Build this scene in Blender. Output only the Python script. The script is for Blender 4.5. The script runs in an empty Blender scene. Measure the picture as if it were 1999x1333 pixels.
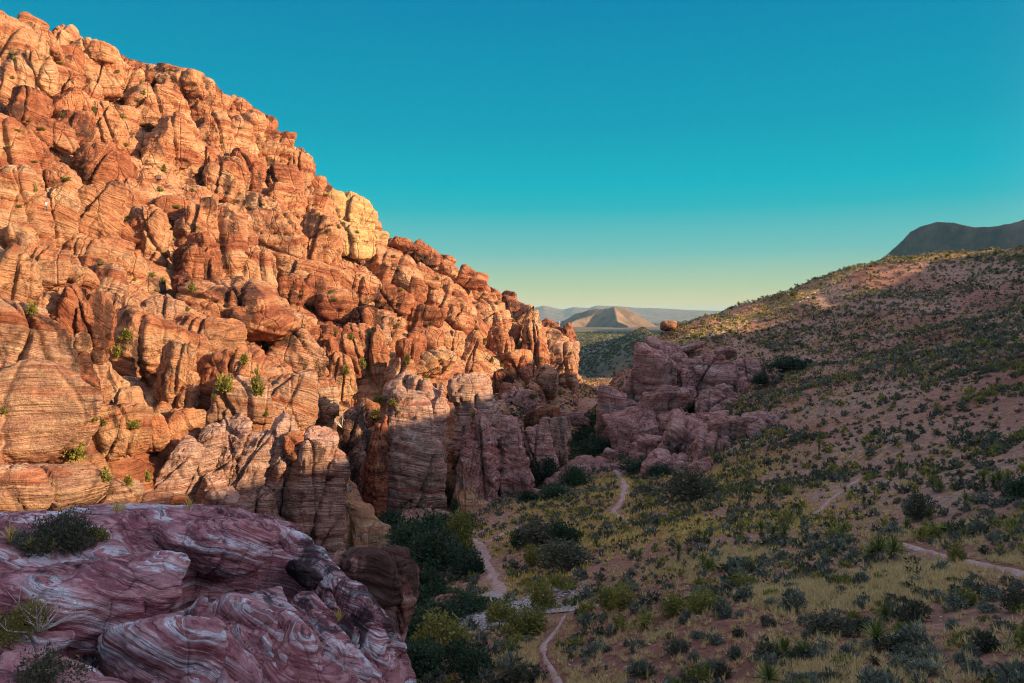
import bpy, math, random
import numpy as np
from mathutils import Vector, Matrix

# ------------------------------------------------------------------ camera, sky, sun, exposure
F = 1500.0            # focal length in photo pixels (photo 1999 wide)
CX, HY = 1000.0, 622.0
SUN_AZ, SUN_EL = math.radians(108), math.radians(16.5)   # clockwise from the view direction (+Y)
sc = bpy.context.scene
C = sc.collection
cam = bpy.data.cameras.new('camera'); co = bpy.data.objects.new('camera', cam); C.objects.link(co)
cam.sensor_width = 36; cam.lens = F / 1999 * 36
cam.shift_y = -(666.5 - HY) / 1999; cam.clip_start = 0.5; cam.clip_end = 60000
co.location = (0, 0, 0); co.rotation_euler = (math.radians(90), 0, 0)
sc.camera = co
sc.view_settings.view_transform = 'Standard'; sc.view_settings.look = 'None'
sc.view_settings.gamma = 1; sc.view_settings.use_curve_mapping = False
EXPO = 1.1
HAZE_D = 2.6e-5
sc.view_settings.exposure = EXPO
sc.cycles.max_bounces = 6; sc.cycles.diffuse_bounces = 3; sc.cycles.volume_bounces = 0
sc.cycles.transparent_max_bounces = 8; sc.cycles.use_denoising = True; sc.cycles.filter_width = 1.05

SUNV = Vector((math.sin(SUN_AZ) * math.cos(SUN_EL), math.cos(SUN_AZ) * math.cos(SUN_EL), math.sin(SUN_EL)))
ld = bpy.data.lights.new('sun', 'SUN'); ld.energy = 5.0; ld.angle = math.radians(0.5); ld.color = (1.0, 0.68, 0.38)
lo = bpy.data.objects.new('sun', ld); C.objects.link(lo)
lo.rotation_euler = SUNV.to_track_quat('Z', 'Y').to_euler(); lo.location = SUNV * 500


def srgb(r, g, b):
    f = lambda c: (c / 255 / 12.92) if c <= 10.3 else ((c / 255 + 0.055) / 1.055) ** 2.4
    return (f(r), f(g), f(b), 1)


def nodes_of(tree):
    N, L = tree.nodes, tree.links
    def mk(t, **k):
        n = N.new(t)
        for a, v in k.items(): setattr(n, a, v)
        return n
    return N, L, mk


def ramp(N, L, src, stops, interp='LINEAR'):
    r = N.new('ShaderNodeValToRGB'); r.color_ramp.interpolation = interp
    e = r.color_ramp.elements
    while len(e) < len(stops): e.new(0.5)
    for q, (p, c) in zip(e, stops):
        q.position = p; q.color = c if len(c) == 4 else (*c, 1)
    L.new(src, r.inputs[0]); return r


w = bpy.data.worlds.new('World'); sc.world = w; w.use_nodes = True
N, L, mk = nodes_of(w.node_tree)
bg = N['Background']
sky = mk('ShaderNodeTexSky', sky_type='NISHITA', sun_disc=False, sun_elevation=SUN_EL, sun_rotation=SUN_AZ, altitude=1100, dust_density=1.5)
tc = mk('ShaderNodeTexCoord'); sp = mk('ShaderNodeSeparateXYZ'); L.new(tc.outputs['Generated'], sp.inputs[0])
K = 1 / (2 ** EXPO)
def sk(r, g, b, m=1.0):
    c = srgb(r, g, b); return (c[0] * K * m, c[1] * K * m, c[2] * K * m, 1)
SKY = [(0.0, sk(232, 202, 150)), (0.018, sk(226, 206, 146)), (0.04, sk(186, 202, 158)), (0.085, sk(118, 190, 184)),
       (0.14, sk(40, 180, 190)), (0.17, sk(0, 176, 194)), (0.24, sk(0, 158, 186)), (0.385, sk(0, 134, 176)),
       (0.6, sk(142, 180, 220)), (1.0, sk(226, 214, 236))]
rp = ramp(N, L, sp.outputs['Z'], SKY)
dt = mk('ShaderNodeVectorMath', operation='DOT_PRODUCT'); L.new(tc.outputs['Generated'], dt.inputs[0])
dt.inputs[1].default_value = (math.sin(SUN_AZ), math.cos(SUN_AZ), 0)
mr = mk('ShaderNodeMapRange', interpolation_type='SMOOTHSTEP'); L.new(dt.outputs['Value'], mr.inputs['Value'])
mr.inputs['From Min'].default_value = 0.2; mr.inputs['From Max'].default_value = 1.0; mr.inputs['To Max'].default_value = 0.8
sc_ = mk('ShaderNodeMix', data_type='RGBA', blend_type='MULTIPLY'); sc_.inputs[0].default_value = 1
L.new(sky.outputs[0], sc_.inputs[6]); sc_.inputs[7].default_value = (0.21, 0.17, 0.18, 1)
mx = mk('ShaderNodeMix', data_type='RGBA'); L.new(mr.outputs[0], mx.inputs[0]); L.new(rp.outputs[0], mx.inputs[6]); L.new(sc_.outputs[2], mx.inputs[7])
L.new(mx.outputs[2], bg.inputs[0]); bg.inputs[1].default_value = 1.0

# ------------------------------------------------------------------ helpers: noise, meshes, tags
rng = np.random.default_rng(7)


def _h(ix, iy, iz, seed):
    h = (ix.astype(np.uint32) * np.uint32(0x8da6b343)) ^ (iy.astype(np.uint32) * np.uint32(0xd8163841)) ^ (iz.astype(np.uint32) * np.uint32(0xcb1ab31f)) ^ np.uint32((seed * 0x9e3779b1) & 0xffffffff)
    h ^= h >> np.uint32(15); h *= np.uint32(0x2c1b3c6d); h ^= h >> np.uint32(12); h *= np.uint32(0x297a2d39); h ^= h >> np.uint32(15)
    return h


def vnoise(p, seed=0):
    """value noise in [-1, 1], p is (n, 3)"""
    i = np.floor(p); f = p - i; i = i.astype(np.int64)
    u = f * f * f * (f * (f * 6 - 15) + 10)
    out = 0
    for dx in (0, 1):
        wx = u[:, 0] if dx else 1 - u[:, 0]
        for dy in (0, 1):
            wy = u[:, 1] if dy else 1 - u[:, 1]
            for dz in (0, 1):
                wz = u[:, 2] if dz else 1 - u[:, 2]
                v = _h(i[:, 0] + dx, i[:, 1] + dy, i[:, 2] + dz, seed).astype(np.float64) / 4294967295.0
                out = out + wx * wy * wz * v
    return out * 2 - 1


def fbm(p, octs=4, seed=0, gain=0.5):
    a, s, t = 1.0, 0, 0
    for o in range(octs):
        s = s + a * vnoise(p * 2.03 ** o + 17.3 * o, seed + o); t += a; a *= gain
    return s / t


def voronoi(p, seed=0):
    i = np.floor(p).astype(np.int64)
    f1 = np.full(len(p), 9.0); f2 = np.full(len(p), 9.0); idn = np.zeros(len(p))
    for dx in (-1, 0, 1):
        for dy in (-1, 0, 1):
            for dz in (-1, 0, 1):
                c = i + (dx, dy, dz)
                h = _h(c[:, 0], c[:, 1], c[:, 2], seed)
                q = c + np.stack([(h & np.uint32(1023)) / 1023.0, ((h >> np.uint32(10)) & np.uint32(1023)) / 1023.0, ((h >> np.uint32(20)) & np.uint32(1023)) / 1023.0], 1)
                d = np.sqrt(((p - q) ** 2).sum(1))
                n = d < f1
                f2 = np.where(n, f1, np.minimum(f2, d)); idn = np.where(n, (h & np.uint32(65535)) / 65535.0, idn); f1 = np.where(n, d, f1)
    return f1, f2, idn


def mesh_obj(name, v, f, mats, loc=(0, 0, 0), smooth=True, parent=None, mi=None, rot=None):
    me = bpy.data.meshes.new(name)
    v = np.asarray(v, dtype=np.float32)
    f = np.asarray(f, dtype=np.int32)
    k = f.shape[1]
    me.vertices.add(len(v)); me.vertices.foreach_set('co', v.ravel())
    me.loops.add(f.size); me.loops.foreach_set('vertex_index', f.ravel())
    me.polygons.add(len(f))
    me.polygons.foreach_set('loop_start', np.arange(0, f.size, k, dtype=np.int32))
    me.polygons.foreach_set('loop_total', np.full(len(f), k, dtype=np.int32))
    if mi is not None: me.polygons.foreach_set('material_index', np.asarray(mi, dtype=np.int32))
    me.polygons.foreach_set('use_smooth', np.full(len(f), smooth, dtype=bool))
    me.update(calc_edges=True); me.validate()
    for m in (mats if isinstance(mats, (list, tuple)) else [mats]): me.materials.append(m)
    o = bpy.data.objects.new(name, me); C.objects.link(o); o.location = loc
    if parent: o.parent = parent
    return o


def tag(o, label=None, cat=None, group=None, kind=None):
    if label: o['label'] = label
    if cat: o['category'] = cat
    if group: o['group'] = group
    if kind: o['kind'] = kind
    return o


def empty(name, loc, rz=0, s=1):
    o = bpy.data.objects.new(name, None); C.objects.link(o); o.location = loc; o.rotation_euler = (0, 0, rz); o.scale = (s, s, s)
    return o


def copy_tree(o, parent=None):
    c = o.copy(); C.objects.link(c)
    if parent is not None: c.parent = parent
    for ch in list(o.children): copy_tree(ch, c)
    return c


# ------------------------------------------------------------------ terrain functions
class Surf:
    """height surface z(x, y) from surveyed points: thin-plate spline over bearing and log distance"""
    def __init__(s, pts, world=(), smooth=0.0006, sep=1.5):
        A = []
        for px, py, d in pts:
            x = (px - CX) / F * d; A.append((x, d, (HY - py) / F * d))
        A += list(world)
        A = np.array(A, float)
        s.sep = sep
        s.q = s.uv(A[:, 0], A[:, 1]); val = A[:, 2] / np.hypot(A[:, 0], A[:, 1])
        n = len(A); d = np.sqrt(((s.q[:, None] - s.q[None]) ** 2).sum(-1))
        Kk = s.k(d) + np.eye(n) * smooth
        P = np.c_[np.ones(n), s.q]
        M = np.zeros((n + 3, n + 3)); M[:n, :n] = Kk; M[:n, n:] = P; M[n:, :n] = P.T
        s.w = np.linalg.solve(M, np.r_[val, 0, 0, 0])

    def uv(s, x, y):
        return np.stack([np.arctan2(x, y) * s.sep, np.log(np.hypot(x, y))], 1)

    @staticmethod
    def k(d):
        d = np.maximum(d, 1e-9); return d * d * np.log(d)

    def __call__(s, x, y):
        x = np.asarray(x, float).ravel(); y = np.asarray(y, float).ravel()
        out = np.empty(len(x)); n = len(s.q)
        for a in range(0, len(x), 20000):
            q = s.uv(x[a:a + 20000], y[a:a + 20000])
            d = np.sqrt(((q[:, None] - s.q[None]) ** 2).sum(-1))
            out[a:a + 20000] = s.k(d) @ s.w[:n] + s.w[n] + q @ s.w[n + 1:]
        return out * np.hypot(x, y)


G_PTS = [(1200, 1333, 33), (1500, 1333, 27), (1999, 1333, 21), (1999, 1200, 29), (1700, 1240, 31), (1400, 1200, 38), (1150, 1200, 52),
         (1000, 1200, 62), (1050, 1260, 50), (900, 1290, 50), (800, 1260, 58), (820, 1200, 70), (1999, 1100, 42), (1770, 1050, 55), (1500, 1050, 62),
         (1250, 1050, 78), (1050, 1060, 95), (940, 1050, 108), (950, 1120, 85), (980, 1160, 72), (800, 1100, 95), (1999, 950, 62),
         (1700, 950, 85), (1400, 950, 110), (1200, 950, 140), (1100, 990, 125), (1000, 1025, 115), (1185, 915, 165), (1120, 900, 178),
         (1160, 850, 230), (1140, 812, 320), (1168, 822, 280), (1172, 806, 330), (1182, 792, 375), (1205, 800, 290), (1190, 774, 430), (1110, 775, 400), (1120, 738, 428), (1152, 752, 428), (1999, 800, 95), (1700, 800, 125), (1500, 800, 155),
         (1340, 900, 150), (1250, 860, 200), (1480, 735, 205), (1420, 700, 225), (1300, 690, 240), (1290, 657, 255), (1350, 627, 262), (1450, 600, 275),
         (1550, 565, 285), (1650, 528, 290), (1720, 509, 300), (1850, 500, 312), (1999, 492, 318), (1999, 700, 130), (1700, 700, 180),
         (1999, 620, 180), (1700, 620, 235), (1999, 560, 240), (1820, 570, 255), (1600, 640, 245), (1560, 730, 190), (1650, 560, 270),
         (1450, 650, 250), (1200, 720, 330), (1210, 760, 460)]
G_WORLD = [(215, 360, 20), (100, 340, -12), (115, 357, -18), (136, 368, -15), (150, 335, 8), (60, 330, -24), (88, 409, -42), (135, 394, -26), (180, 400, -8), (280, 400, 20), (90, 30, 8), (90, 70, 6), (30, 5, -3), (5, 8, -4.5), (0, 20, -13),
           (150, 520, -25), (80, 600, -45), (20, 560, -45), (-60, 480, -35), (400, 700, 0), (0, 750, -42), (-10, 12, -12), (-30, 30, -22), (-60, 80, -40)]
# the unseen ridge right of the picture, its heights shaped for the shadow it casts: (distance along it, height)
RIDGE = [(-80, 50), (-20, 49), (20, 45), (50, 43), (80, 41), (110, 42), (150, 43), (200, 47), (238, 48), (252, 43), (266, 37), (290, 39), (326, 43), (347, 41), (364, 40), (389, 35), (425, 24), (480, 15)]
_s = (math.sin(math.radians(108)), math.cos(math.radians(108)))
for q_, h_ in RIDGE:
    for t_, dz_ in ((150, 0), (118, 13), (190, 14)):
        if t_ == 118 and q_ > 230: continue
        G_WORLD.append((t_ * _s[0] - q_ * _s[1], t_ * _s[1] + q_ * _s[0], h_ - dz_))
M_PTS = [(0, 1010, 40), (180, 980, 50), (370, 1000, 84), (500, 1020, 92), (640, 1100, 100), (682, 1085, 138), (672, 1010, 140), (664, 960, 138), (700, 1070, 150), (715, 1000, 156), (760, 1060, 124), (885, 985, 160), (868, 960, 158), (900, 1030, 130),
         (1000, 970, 155), (1110, 905, 182), (1125, 825, 245), (1135, 815, 330), (1150, 805, 400),
         (670, 850, 106), (500, 860, 100), (300, 860, 88), (100, 850, 57), (0, 780, 56), (0, 620, 72), (100, 660, 78), (200, 800, 78), (130, 600, 95),
         (0, 480, 112), (0, 300, 152), (0, 150, 192), (0, 52, 228), (60, 90, 232), (250, 700, 108), (250, 560, 142), (250, 400, 182), (250, 250, 226),
         (250, 140, 264), (400, 720, 127), (400, 600, 152), (400, 450, 196), (400, 300, 242), (400, 188, 278), (550, 780, 128), (550, 680, 152),
         (550, 550, 202), (550, 400, 262), (550, 295, 302), (700, 790, 152), (692, 900, 168), (692, 840, 172), (700, 650, 192), (700, 520, 272), (700, 425, 327), (850, 770, 160),
         (850, 690, 222), (850, 600, 292), (850, 512, 367), (1000, 800, 195), (1000, 740, 300), (1000, 650, 372), (985, 580, 430), (1100, 760, 372),
         (1100, 700, 402), (1095, 655, 432), (1125, 720, 425), (900, 830, 142), (1000, 860, 160), (620, 350, 312), (780, 478, 345), (930, 555, 400), (1050, 640, 425),
         (160, 105, 247), (330, 160, 270), (470, 220, 288), (1122, 780, 412)]
crest = [(0, 52, 228), (160, 105, 247), (330, 160, 270), (470, 220, 288), (550, 295, 302), (620, 350, 312), (700, 425, 327), (780, 478, 345), (850, 512, 367),
         (930, 555, 400), (985, 580, 430), (1050, 640, 430), (1095, 655, 435), (1124, 720, 430)]
M_WORLD = []
for px, py, d in crest:
    z = (HY - py) / F * d
    for k_, dz in ((1.1, 4), (1.4, 40)):
        M_WORLD.append(((px - CX) / F * d * k_, d * k_, z - dz))
M_WORLD += [(-70, 30, -8), (-120, 60, 20), (-200, 120, 70), (-220, 20, 60), (-280, 260, 90), (-60, 10, -10), (-120, -20, 0), (60, 470, -60), (90, 430, -70)]
HG0 = Surf(G_PTS, G_WORLD)
HM0 = Surf(M_PTS, M_WORLD)


def HG(x, y):
    x = np.asarray(x, float).ravel(); y = np.asarray(y, float).ravel(); r = np.hypot(x, y)
    p = np.stack([x, y, x * 0], 1)
    z = HG0(x, y)
    rill = np.abs(fbm(np.stack([x * 0.05 + y * 0.02, y * 0.018, x * 0], 1), 3, 11))
    return z + fbm(p / 14, 4, 3) * np.clip(r / 90, 0.25, 1.6) + (0.35 - rill) * 2.2 * np.clip((r - 70) / 120, 0, 1)


def HM(x, y):
    return HM0(x, y)


def hit(px, py, surf, dmin=12, dmax=560, back=0.0):
    """where the lines of sight through surveyed photo points meet a surface: world points (n, 3)"""
    px = np.asarray(px, float).ravel(); py = np.asarray(py, float).ravel()
    ds = np.exp(np.linspace(math.log(dmin), math.log(dmax), 260))
    X = (px[:, None] - CX) / F * ds[None]; Y = np.broadcast_to(ds[None], X.shape); Z = (HY - py[:, None]) / F * ds[None]
    H = surf(X.ravel(), Y.ravel()).reshape(X.shape)
    below = (Z - H) < 0
    below[:, 0] = False
    idx = np.where(below.any(1), below.argmax(1), -1)
    out = np.full((len(px), 3), np.nan)
    for i, k in enumerate(idx):
        if k > 0:
            a = Z[i, k - 1] - H[i, k - 1]; b = Z[i, k] - H[i, k]; t = a / (a - b + 1e-9)
            d = ds[k - 1] * (1 - t) + ds[k] * t
            d += back
            out[i] = ((px[i] - CX) / F * d, d, (HY - py[i]) / F * d)
    return out


# ------------------------------------------------------------------ materials
def new_mat(name):
    m = bpy.data.materials.new(name); m.use_nodes = True
    N, L, mk = nodes_of(m.node_tree)
    b = N['Principled BSDF']; b.inputs['Roughness'].default_value = 0.92; b.inputs['Specular IOR Level'].default_value = 0.15
    return m, N, L, mk, b


def rock_mat(name, bands, alt, f=1.0, warp=6.0, warp_s=0.03, bed=(0.12, 0.05, 1.0), varnish=0.5, vcol=(0.07, 0.04, 0.032), bump=1.0, fine=1.0, swirl=0.0, band_f=0.62, crack=0.45, crackdark=0.6, squeeze=0.62, tiltvar=0.55, jscale=(0.17, 0.17, 0.05), jdark=0.6):
    """layered sandstone: colour follows warped bedding, dark varnish in patches, relief along the beds"""
    m, N, L, mk, b = new_mat(name)
    g = mk('ShaderNodeNewGeometry')
    def noise(vec, scale, detail=4, rough=0.55, dist=0.0):
        n = mk('ShaderNodeTexNoise'); n.inputs['Scale'].default_value = scale; n.inputs['Detail'].default_value = detail
        n.inputs['Roughness'].default_value = rough; n.inputs['Distortion'].default_value = dist
        L.new(vec, n.inputs['Vector']); return n
    def vm(op, a, bb=None, val=None):
        n = mk('ShaderNodeVectorMath', operation=op); L.new(a, n.inputs[0])
        if bb is not None: L.new(bb, n.inputs[1])
        if val is not None:
            if op == 'SCALE': n.inputs['Scale'].default_value = val
            else: n.inputs[1].default_value = val
        return n
    def ma(op, a, bb=None, c=None):
        n = mk('ShaderNodeMath', operation=op)
        for i, q in enumerate((a, bb, c)):
            if q is None: continue
            if isinstance(q, (int, float)): n.inputs[i].default_value = q
            else: L.new(q, n.inputs[i])
        return n.outputs[0]
    P = g.outputs['Position']
    w1 = noise(P, warp_s, 3, 0.5)
    off = vm('SCALE', vm('SUBTRACT', w1.outputs['Color'], val=(0.5, 0.5, 0.5)).outputs[0], val=warp * 2)
    Pw = vm('ADD', P, off.outputs[0]).outputs[0]
    if swirl:
        w2 = noise(P, warp_s * 4.5, 2, 0.4)
        off2 = vm('SCALE', vm('SUBTRACT', w2.outputs['Color'], val=(0.5, 0.5, 0.5)).outputs[0], val=swirl * 2)
        Pw = vm('ADD', Pw, off2.outputs[0]).outputs[0]
    s = vm('DOT_PRODUCT', Pw, val=bed).outputs['Value']
    oi = mk('ShaderNodeObjectInfo'); sx = mk('ShaderNodeSeparateXYZ'); L.new(Pw, sx.inputs[0])
    tl = ma('MULTIPLY', ma('SUBTRACT', oi.outputs['Random'], 0.5), tiltvar)
    s = ma('ADD', s, ma('MULTIPLY', tl, sx.outputs[0]))
    def bedvec(lat, sc_):
        c = mk('ShaderNodeCombineXYZ')
        L.new(ma('MULTIPLY', sx.outputs[0], lat), c.inputs[0]); L.new(ma('MULTIPLY', sx.outputs[1], lat), c.inputs[1]); L.new(ma('MULTIPLY', s, sc_), c.inputs[2])
        return c.outputs[0]
    v1 = bedvec(0.05 * f, band_f * f)
    n1 = noise(v1, 1.0, 7, 0.68)
    bands = [(0.5 + (p - 0.5) * squeeze, c) for p, c in bands]; alt = [(0.5 + (p - 0.5) * squeeze, c) for p, c in alt]
    r1 = ramp(N, L, n1.outputs['Fac'], bands)
    n2 = noise(P, 0.035 * f, 4, 0.55)
    r2 = ramp(N, L, n2.outputs['Fac'], [(0.42, (0, 0, 0)), (0.6, (1, 1, 1))])
    r1b = ramp(N, L, n1.outputs['Fac'], alt)
    mA = mk('ShaderNodeMix', data_type='RGBA'); L.new(r2.outputs[0], mA.inputs[0]); L.new(r1.outputs[0], mA.inputs[6]); L.new(r1b.outputs[0], mA.inputs[7])
    # mottling
    n3 = noise(P, 0.5 * f, 6, 0.7)
    mm = mk('ShaderNodeMapRange'); L.new(n3.outputs['Fac'], mm.inputs['Value']); mm.inputs['From Min'].default_value = 0.3; mm.inputs['From Max'].default_value = 0.7
    mm.inputs['To Min'].default_value = 0.62; mm.inputs['To Max'].default_value = 1.3
    mB = vm('SCALE', mA.outputs[2]); L.new(mm.outputs[0], mB.inputs['Scale'])
    # varnish: dark patches, drawn out down the face
    vs = mk('ShaderNodeVectorMath', operation='MULTIPLY'); L.new(P, vs.inputs[0]); vs.inputs[1].default_value = (1, 1, 0.55)
    n4 = noise(vs.outputs[0], 0.16 * f, 9, 0.72, 0.4)
    n5 = noise(P, 0.04 * f, 2, 0.5)
    vsum = ma('ADD', n4.outputs['Fac'], ma('MULTIPLY', n5.outputs['Fac'], 0.5))
    vr = mk('ShaderNodeMapRange', interpolation_type='SMOOTHSTEP'); L.new(vsum, vr.inputs['Value'])
    th = 0.98 - 0.22 * varnish
    vr.inputs['From Min'].default_value = th - 0.04; vr.inputs['From Max'].default_value = th + 0.05; vr.inputs['To Max'].default_value = 0.85 if varnish > 0 else 0.0
    mC = mk('ShaderNodeMix', data_type='RGBA'); L.new(vr.outputs[0], mC.inputs[0]); L.new(mB.outputs[0], mC.inputs[6]); mC.inputs[7].default_value = (*vcol, 1)
    # joints
    cs = mk('ShaderNodeVectorMath', operation='MULTIPLY'); L.new(Pw, cs.inputs[0]); cs.inputs[1].default_value = tuple(q * f for q in jscale)
    vo = mk('ShaderNodeTexVoronoi', feature='DISTANCE_TO_EDGE'); L.new(cs.outputs[0], vo.inputs['Vector']); vo.inputs['Scale'].default_value = 1.0
    cr = mk('ShaderNodeMapRange', interpolation_type='SMOOTHSTEP'); L.new(vo.outputs['Distance'], cr.inputs['Value'])
    cr.inputs['From Min'].default_value = 0.0; cr.inputs['From Max'].default_value = 0.045
    # dark thin parting lines along beds
    n6 = noise(bedvec(0.12 * f, 2.2 * f * fine), 1.0, 5, 0.7)
    pl = mk('ShaderNodeMapRange', interpolation_type='SMOOTHSTEP'); L.new(n6.outputs['Fac'], pl.inputs['Value'])
    pl.inputs['From Min'].default_value = 0.36; pl.inputs['From Max'].default_value = 0.46; pl.inputs['To Min'].default_value = crackdark; pl.inputs['To Max'].default_value = 1
    jd = mk('ShaderNodeMapRange', interpolation_type='SMOOTHSTEP'); L.new(vo.outputs['Distance'], jd.inputs['Value'])
    jd.inputs['From Max'].default_value = 0.022; jd.inputs['To Min'].default_value = jdark; jd.inputs['To Max'].default_value = 1
    mD = vm('SCALE', mC.outputs[2]); L.new(ma('MULTIPLY', pl.outputs[0], jd.outputs[0]), mD.inputs['Scale'])
    L.new(mD.outputs[0], b.inputs['Base Color'])
    # relief
    n7 = noise(P, 0.9 * f, 8, 0.68)
    h = ma('ADD', ma('MULTIPLY', n6.outputs['Fac'], 1.5), ma('MULTIPLY', n7.outputs['Fac'], 1.7))
    h = ma('ADD', h, ma('MULTIPLY', n1.outputs['Fac'], 0.8))
    h = ma('ADD', h, ma('MULTIPLY', cr.outputs[0], crack))
    bp = mk('ShaderNodeBump'); bp.inputs['Strength'].default_value = 1.0; bp.inputs['Distance'].default_value = bump / f
    L.new(h, bp.inputs['Height']); L.new(bp.outputs[0], b.inputs['Normal'])
    return m


RED = (0.42, 0.155, 0.078); SALM = (0.54, 0.24, 0.125); TAN = (0.64, 0.345, 0.18); CREAM = (0.7, 0.46, 0.28); DRED = (0.27, 0.085, 0.05)
M_ROCK = rock_mat('red_sandstone', [(0.25, DRED), (0.4, RED), (0.5, SALM), (0.62, TAN), (0.72, SALM)],
                  [(0.28, RED), (0.38, SALM), (0.48, TAN), (0.62, CREAM), (0.75, TAN)], varnish=0.6, bump=1.0, warp=10, band_f=0.35)
M_ROCK2 = rock_mat('rusty_sandstone', [(0.25, DRED), (0.42, RED), (0.58, (0.46, 0.18, 0.09)), (0.7, SALM)],
                   [(0.3, DRED), (0.45, RED), (0.6, SALM), (0.75, TAN)], varnish=0.8, bump=1.0, warp=9)
M_PALE = rock_mat('banded_sandstone', [(0.3, RED), (0.4, (0.5, 0.25, 0.17)), (0.47, CREAM), (0.54, (0.45, 0.22, 0.16)), (0.62, CREAM), (0.72, SALM)],
                  [(0.3, RED), (0.43, TAN), (0.5, (0.42, 0.2, 0.14)), (0.58, CREAM), (0.7, (0.66, 0.5, 0.38))], varnish=0.6, bump=0.9, warp=4, band_f=0.8, fine=1.5)
M_GOLD = rock_mat('yellow_sandstone', [(0.3, (0.5, 0.29, 0.12)), (0.5, (0.66, 0.44, 0.2)), (0.65, (0.68, 0.46, 0.21))],
                  [(0.3, (0.55, 0.33, 0.15)), (0.5, (0.62, 0.37, 0.17)), (0.7, (0.68, 0.46, 0.22))], varnish=0.5, bump=0.8)
PUR = (0.33, 0.11, 0.12); PNK = (0.56, 0.31, 0.30); WHT = (0.60, 0.55, 0.55)
BLU = (0.68, 0.75, 0.8)
M_FORE = rock_mat('swirled_sandstone', [(0.2, (0.13, 0.035, 0.05)), (0.32, PUR), (0.4, PNK), (0.44, (0.2, 0.055, 0.075)), (0.5, (0.4, 0.19, 0.2)), (0.56, (0.5, 0.27, 0.28)), (0.59, BLU), (0.62, PUR), (0.68, PNK), (0.78, BLU)],
                  [(0.25, PUR), (0.36, PNK), (0.44, (0.42, 0.2, 0.21)), (0.47, (0.22, 0.06, 0.08)), (0.51, PNK), (0.56, BLU), (0.61, PNK), (0.66, PUR), (0.78, PNK)],
                  f=3.0, warp=1.1, warp_s=0.2, swirl=0.05, bed=(0.35, 0.15, 0.9), varnish=0.5, vcol=(0.025, 0.02, 0.025), bump=0.3, band_f=0.62, crack=0.35, fine=1.6, crackdark=0.4, squeeze=0.8, tiltvar=0.2, jscale=(0.25, 0.25, 0.12), jdark=0.6)
M_BLACK = rock_mat('black_crust', [(0.3, (0.015, 0.015, 0.02)), (0.6, (0.05, 0.045, 0.05))], [(0.3, (0.015, 0.015, 0.02)), (0.65, (0.12, 0.08, 0.08))], f=3.0, varnish=0.6, vcol=(0.015, 0.015, 0.02), bump=0.3)
M_CLIFF = rock_mat('pale_pink_sandstone', [(0.28, (0.42, 0.18, 0.13)), (0.4, (0.6, 0.35, 0.25)), (0.5, (0.72, 0.52, 0.41)), (0.6, (0.52, 0.27, 0.2)), (0.7, (0.72, 0.5, 0.39))],
                   [(0.3, (0.46, 0.2, 0.13)), (0.42, (0.68, 0.43, 0.31)), (0.52, (0.48, 0.23, 0.17)), (0.62, (0.7, 0.47, 0.36))], varnish=0.7, bump=0.9, warp=4, band_f=0.8, fine=1.5, crackdark=0.5, tiltvar=0.25, jscale=(0.2, 0.2, 0.08), jdark=0.75, crack=0.25)
M_PINK = rock_mat('pink_sandstone', [(0.3, (0.46, 0.18, 0.14)), (0.45, (0.66, 0.36, 0.3)), (0.55, (0.52, 0.23, 0.19)), (0.65, (0.74, 0.52, 0.46))],
                  [(0.3, (0.46, 0.17, 0.13)), (0.5, (0.68, 0.4, 0.34)), (0.7, (0.54, 0.24, 0.19))], varnish=0.35, bump=0.9, warp=5, f=1.3, jscale=(0.3, 0.3, 0.12))
M_BROWN = rock_mat('brown_sandstone', [(0.3, (0.28, 0.10, 0.06)), (0.5, (0.52, 0.24, 0.15)), (0.7, (0.62, 0.36, 0.26))],
                   [(0.3, (0.25, 0.1, 0.07)), (0.5, (0.42, 0.22, 0.17)), (0.7, (0.52, 0.36, 0.3))], varnish=0.75, bump=0.5, warp=3, warp_s=0.1, f=2.0)


def soil_mat():
    m, N, L, mk, b = new_mat('red_soil')
    g = mk('ShaderNodeNewGeometry'); P = g.outputs['Position']
    def noise(s, d=5, r=0.6):
        n = mk('ShaderNodeTexNoise'); n.inputs['Scale'].default_value = s; n.inputs['Detail'].default_value = d; n.inputs['Roughness'].default_value = r
        L.new(P, n.inputs['Vector']); return n.outputs['Fac']
    a = ramp(N, L, noise(0.03), [(0.35, (0.32, 0.14, 0.095)), (0.5, (0.43, 0.225, 0.155)), (0.65, (0.45, 0.28, 0.195))])
    c = ramp(N, L, noise(1.1, 9, 0.75), [(0.3, (0.5, 0.5, 0.5)), (0.5, (0.85, 0.85, 0.85)), (0.62, (1.25, 1.2, 1.15)), (0.72, (1.8, 1.75, 1.7))])
    mu = mk('ShaderNodeMix', data_type='RGBA', blend_type='MULTIPLY'); mu.inputs[0].default_value = 1
    L.new(a.outputs[0], mu.inputs[6]); L.new(c.outputs[0], mu.inputs[7]); L.new(mu.outputs[2], b.inputs['Base Color'])
    vo = mk('ShaderNodeTexVoronoi'); vo.inputs['Scale'].default_value = 3.5; L.new(P, vo.inputs['Vector'])
    ad = mk('ShaderNodeMath', operation='SUBTRACT'); L.new(noise(2.0, 8, 0.7), ad.inputs[0])
    m5 = mk('ShaderNodeMath', operation='MULTIPLY'); L.new(vo.outputs['Distance'], m5.inputs[0]); m5.inputs[1].default_value = 0.4; L.new(m5.outputs[0], ad.inputs[1])
    bp = mk('ShaderNodeBump'); bp.inputs['Distance'].default_value = 0.35; L.new(ad.outputs[0], bp.inputs['Height']); L.new(bp.outputs[0], b.inputs['Normal'])
    return m


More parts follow.
